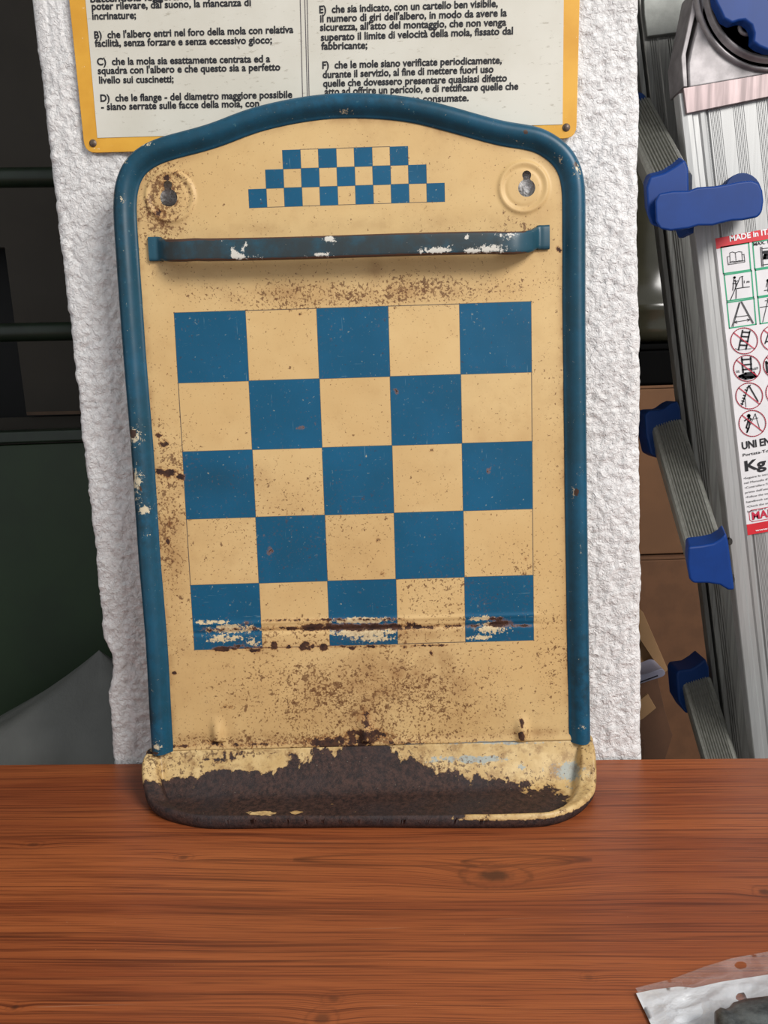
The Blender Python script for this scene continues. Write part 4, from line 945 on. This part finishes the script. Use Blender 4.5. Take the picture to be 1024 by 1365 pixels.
x0 = at(835, 1000, Yp)[0]; x1 = at(868, 1000, Yp)[0]
box('body', (x0, Yp+.02, FZ+.001), (x1, Yp+.10, at(850, 1000, Yp)[2]), M_CARD3, pc, bev=.001)
li = thing('plastic_tray', 'pale lilac grey plastic tray edge sticking out beside the pillar', 'tray', tuple(at(862, 905, Yp-.02)))
prism('shell', catmull([at(u, v, Yp-.03) for u, v in ((835, 915), (846, 903), (866, 897), (880, 892), (886, 894), (887, 899), (882, 903), (866, 908), (846, 915), (838, 920))], 4, True), (0, .034, 0), M_LIL, li, bev=.0012)
prism('seam', [at(u, v, Yp-.0305) for u, v in ((838, 914.5), (877, 900), (877.6, 901.4), (838, 916))], (0, .002, 0), plain('dark_seam', (40, 40, 50), .6), li)

# ================================================================ behind, on the left: green steel machine stand
M_GRN = plain('dark_green_paint', (30, 50, 22), .5, vary=.08, scale=10); M_GRN2 = plain('green_rail_paint', (34, 46, 32), .42, vary=.1, scale=30)
M_DK = plain('dark_grey_board', (60, 54, 46), .8, vary=.06, scale=6); M_BLK = plain('black_board', (14, 13, 13), .8)
YG = .47
gs = thing('steel_stand', 'dark green steel stand with two round rails behind the pillar at left', 'stand', (-.5, YG, FZ))
zt = lambda v: at(40, v, YG)[2]
box('front_panel', (-.95, YG, FZ+.001), (-.16, YG+.012, zt(592)), M_GRN, gs, bev=.002)
box('lip', (-.95, YG-.006, zt(590)), (-.16, YG+.05, zt(574)), M_GRN2, gs, bev=.003)
def rod(name, p0, p1, r, mat, parent, n=20):
    p0 = A(*p0); p1 = A(*p1); d = (p1-p0)/np.linalg.norm(p1-p0); a = np.cross(d, A(0, 0, 1)); a /= np.linalg.norm(a); b = np.cross(a, d)
    V = [p+r*(math.cos(t)*a+math.sin(t)*b) for p in (p0, p1) for t in np.arange(n)*2*math.pi/n]
    Fq = grid_faces(2, n, True).tolist()+[list(range(n)), list(range(2*n-1, n-1, -1))]
    return fixn(mesh(name, V, Fq, mat, parent, smooth=False))
for v0, v1, vx0, vx1 in ((237, 236, 11.5, 11.5), (443.5, 441.5, 11, 11)):
    a = at(0, v0, YG); b = at(90, v1, YG); d = b-a
    o = rod('rail', a-d*4, b+d*2.2, .0112*1.06, M_GRN2, gs); o.data.polygons.foreach_set('use_smooth', [len(p.vertices) == 4 for p in o.data.polygons])
for x in (-.94, -.172): box('post', (x-.012, YG+.014, FZ+.001), (x+.012, YG+.038, .62), M_GRN2, gs, bev=.002)
pb = thing('leaning_board', 'dark grey board standing behind the green rails', 'board', (-.5, YG+.14, FZ))
def bz2(u, v, Y): return at(u, v, Y)
prism('sheet', [at(u, v, YG+.14) for u, v in ((-160, -320), (250, -320), (250, 548), (35, 552), (6, 330), (-160, 330))], (0, .012, 0), M_DK, pb, bev=.001)
box('foot', (-.62, YG+.142, FZ+.001), (-.17, YG+.16, at(40, 556, YG+.14)[2]), M_DK, pb, bev=.001)
prism('edge_strip', [at(u, v, YG+.135) for u, v in ((35, 549), (250, 545), (250, 549), (36, 553.5))], (0, .004, 0), plain('brown_edge_strip', (92, 70, 52), .7), pb)
bb = thing('black_cabinet', 'black cabinet in the dark behind the grey board at far left', 'cabinet', (-.75, YG+.30, FZ))
box('body', (-1.15, YG+.22, FZ+.001), (-.20, YG+.50, .55), M_BLK, bb, bev=.003)
box('door', (-1.14, YG+.205, FZ+.03), (-.21, YG+.219, .54), M_BLK, bb, bev=.002)
# draped grey cloth heap
def heap():
    Yc = .335; pk = at(124, 874, Yc)
    k = NT('grey_cloth'); col = k.mix(k.step(k.noise(8, 4, .6), .3, .7), srgb(98, 98, 94), srgb(114, 114, 109)); k.bump(k.noise(1, 4, .6, vec=k.co((260, 260, 30), (0, .5, 0))), .4, .002); m = k.out(col, .6)
    hs = [(0, .0), (.012, .010), (.03, .028), (.055, .058), (.085, .098), (.12, .15), (.17, .20), (.25, .235), (.40, .255), (.60, .265), (pk[2]-FZ-.002, .27)]
    n = 90; V = []
    for dz, r in hs:
        for a in np.arange(n)*2*math.pi/n:
            fold = 1+.05*math.sin(a*5+dz*9)*min(1, dz/.05)+.03*math.sin(a*11+1+dz*25)*min(1, dz/.05)
            V.append((pk[0]+r*fold*math.cos(a)*1.4, Yc+.02+min(r, .085)*fold*math.sin(a), pk[2]-dz-.004*math.sin(3*a)*min(1, r/.02)))
    Fq = grid_faces(len(hs), n, True)
    o = mesh('cloth_cover', V, Fq, m, None, smooth=True, loc=(pk[0], Yc, FZ)); tag(o, 'grey cloth covered heap peaking beside the pillar at lower left', 'cover')
    sb = o.modifiers.new('s', 'SUBSURF'); sb.levels = 1; sb.render_levels = 1
heap()

# ================================================================ plastic bag at the lower right corner of the table
def bag():
    T0 = lambda u, v, z=0.0: hit(u, v, (0, 0, z), (0, 0, 1))
    k = NT('clear_plastic_film'); 
    k.b.inputs['Transmission Weight'].default_value = .0
    tr = k.n('ShaderNodeBsdfTransparent'); gl = k.n('ShaderNodeBsdfGlossy'); gl.inputs['Roughness'].default_value = .18
    tl = k.n('ShaderNodeBsdfDiffuse'); tl.inputs[0].default_value = (.85, .85, .88, 1)
    m1 = k.n('ShaderNodeMixShader'); m1.inputs[0].default_value = .13; k.t.links.new(tr.outputs[0], m1.inputs[1]); k.t.links.new(tl.outputs[0], m1.inputs[2])
    m2 = k.n('ShaderNodeMixShader')
    m2.inputs[0].default_value = .10; k.t.links.new(m1.outputs[0], m2.inputs[1]); k.t.links.new(gl.outputs[0], m2.inputs[2])
    bp = k.n('ShaderNodeBump'); bp.inputs['Strength'].default_value = .6; bp.inputs['Distance'].default_value = .002; k.put(bp.inputs['Height'], k.noise(45, 4, .6)); k.t.links.new(bp.outputs[0], gl.inputs['Normal'])
    out = [n for n in k.t.nodes if n.type == 'OUTPUT_MATERIAL'][0]; k.t.links.new(m2.outputs[0], out.inputs[0]); mf = k.m
    mw = NT('white_film'); c = mw.mix(mw.step(mw.noise(30, 4, .6), .4, .7), srgb(226, 228, 232), srgb(244, 245, 247)); mw.bump(mw.noise(38, 5, .55, dist=.8), .7, .004); mw = mw.out(c, .28)
    t = thing('plastic_bag', 'crinkled clear and white plastic bag on the near right of the table', 'bag', tuple(T0(960, 1340)))
    # white inner sheet (crinkled), clear outer film above it
    def sheet(name, poly, z0, amp, mat, hole=None, step=.0016, seed=0, label=None):
        P3 = np.array([T0(u, v)[:2] for u, v in poly]); a = np.arange(P3[:, 0].min(), P3[:, 0].max()+step, step); b = np.arange(P3[:, 1].min(), P3[:, 1].max()+step, step)
        G = np.stack(np.meshgrid(a, b), -1); nr, nc = G.shape[:2]; P = G.reshape(-1, 2)
        hp = [np.array([T0(u, v)[:2] for u, v in h]) for h in (hole or [])]
        def S(P):
            o = sdpoly(P, P3)
            for h in hp: o = np.minimum(o, -sdpoly(P, h))
            return o
        d = S(P); keep = d > -.55*step; near = np.abs(d) < .75*step; q = P[near]; s0 = S(q); e = 1e-5
        g = np.stack([(S(q+[e, 0])-s0)/e, (S(q+[0, e])-s0)/e], 1); g /= np.linalg.norm(g, axis=1)[:, None]+1e-9; P[near] = q-g*s0[:, None]
        Fq = grid_faces(nr, nc); Fq = Fq[keep[Fq].all(1)]; us = np.zeros(len(P), bool); us[Fq.ravel()] = True; ix = np.cumsum(us)-1; P = P[us]; Fq = ix[Fq]
        D = np.maximum(S(P), 0); w = sm(D, 0, .012)
        rot = P@np.array([[math.cos(.35), -math.sin(.35)], [math.sin(.35), math.cos(.35)]])
        rd = 1-np.abs(fbm(rot[:, 0]*28, rot[:, 1]*90, 3, 70+seed)*2-1)
        z = z0+amp*(rd-.55)*w+amp*.9*(fbm(P[:, 0]*25, P[:, 1]*25, 2, 80+seed))*w
        lift = sm(-np.linalg.norm((P-T0(1050, 1372)[:2])/A(.062, .022), axis=1), -1.5, -.9)
        return mesh(name, np.c_[P, np.maximum(z, .0006)], Fq, mat, t, smooth=True, label=label)
    sheet('white_sheet', [(848, 1327), (872, 1322), (905, 1318), (925, 1320), (960, 1312), (1024, 1302), (1110, 1290), (1110, 1430), (900, 1430), (866, 1365)], .0012, .0055, mw, hole=[[(978+8, 1325), (985, 1323+3), (995, 1330), (996, 1336), (986, 1338), (979, 1333)]], seed=1, label='crinkled white inner film')
    sheet('clear_film', [(847, 1327), (895, 1315), (940, 1298), (975, 1287), (1024, 1278), (1110, 1262), (1110, 1430), (899, 1430), (866, 1364)], .0040, .0050, mf, hole=[[(978, 1297), (982, 1292), (990, 1291), (996, 1295), (994, 1300), (985, 1302)]], seed=2, label='clear outer film')
    # sealed seams
    # dark object inside: rounded lumpy body with a ridged neck
    mk = NT('mottled_dark_grey'); c = mk.mix(mk.step(mk.noise(90, 6, .7), .35, .7), srgb(44, 48, 50), srgb(104, 110, 110)); mk.bump(mk.noise(160, 5, .7), .5, .001); mk = mk.out(c, .4)
    ob = thing('dark_handle', 'dark grey mottled rounded thing lying on the plastic bag', 'handle', tuple(T0(1000, 1380)))
    c0 = T0(949, 1362); c1 = T0(1100, 1352); d = (c1-c0)/np.linalg.norm(c1-c0); qv = A(-d[1], d[0], 0)
    prof = [(-.002, .001), (0, .007), (.002, .0105), (.005, .0118), (.007, .0112), (.009, .0118), (.012, .0138), (.018, .0155), (.03, .0165), (.05, .0175), (.08, .018), (.09, .016), (.094, .008), (.095, .001)]
    V = []; n = 32
    for s_, r in prof:
        for a in np.arange(n)*2*math.pi/n:
            lum = 1+.05*math.sin(a*3+s_*120)
            V.append(c0-qv*.022+d*(s_-.006)+qv*r*1.15*lum*math.cos(a)+A(0, 0, .0125+.60*r*lum*math.sin(a)))
    o = fixn(mesh('body', V, grid_faces(len(prof), n, True), mk, ob, smooth=True))
bag()
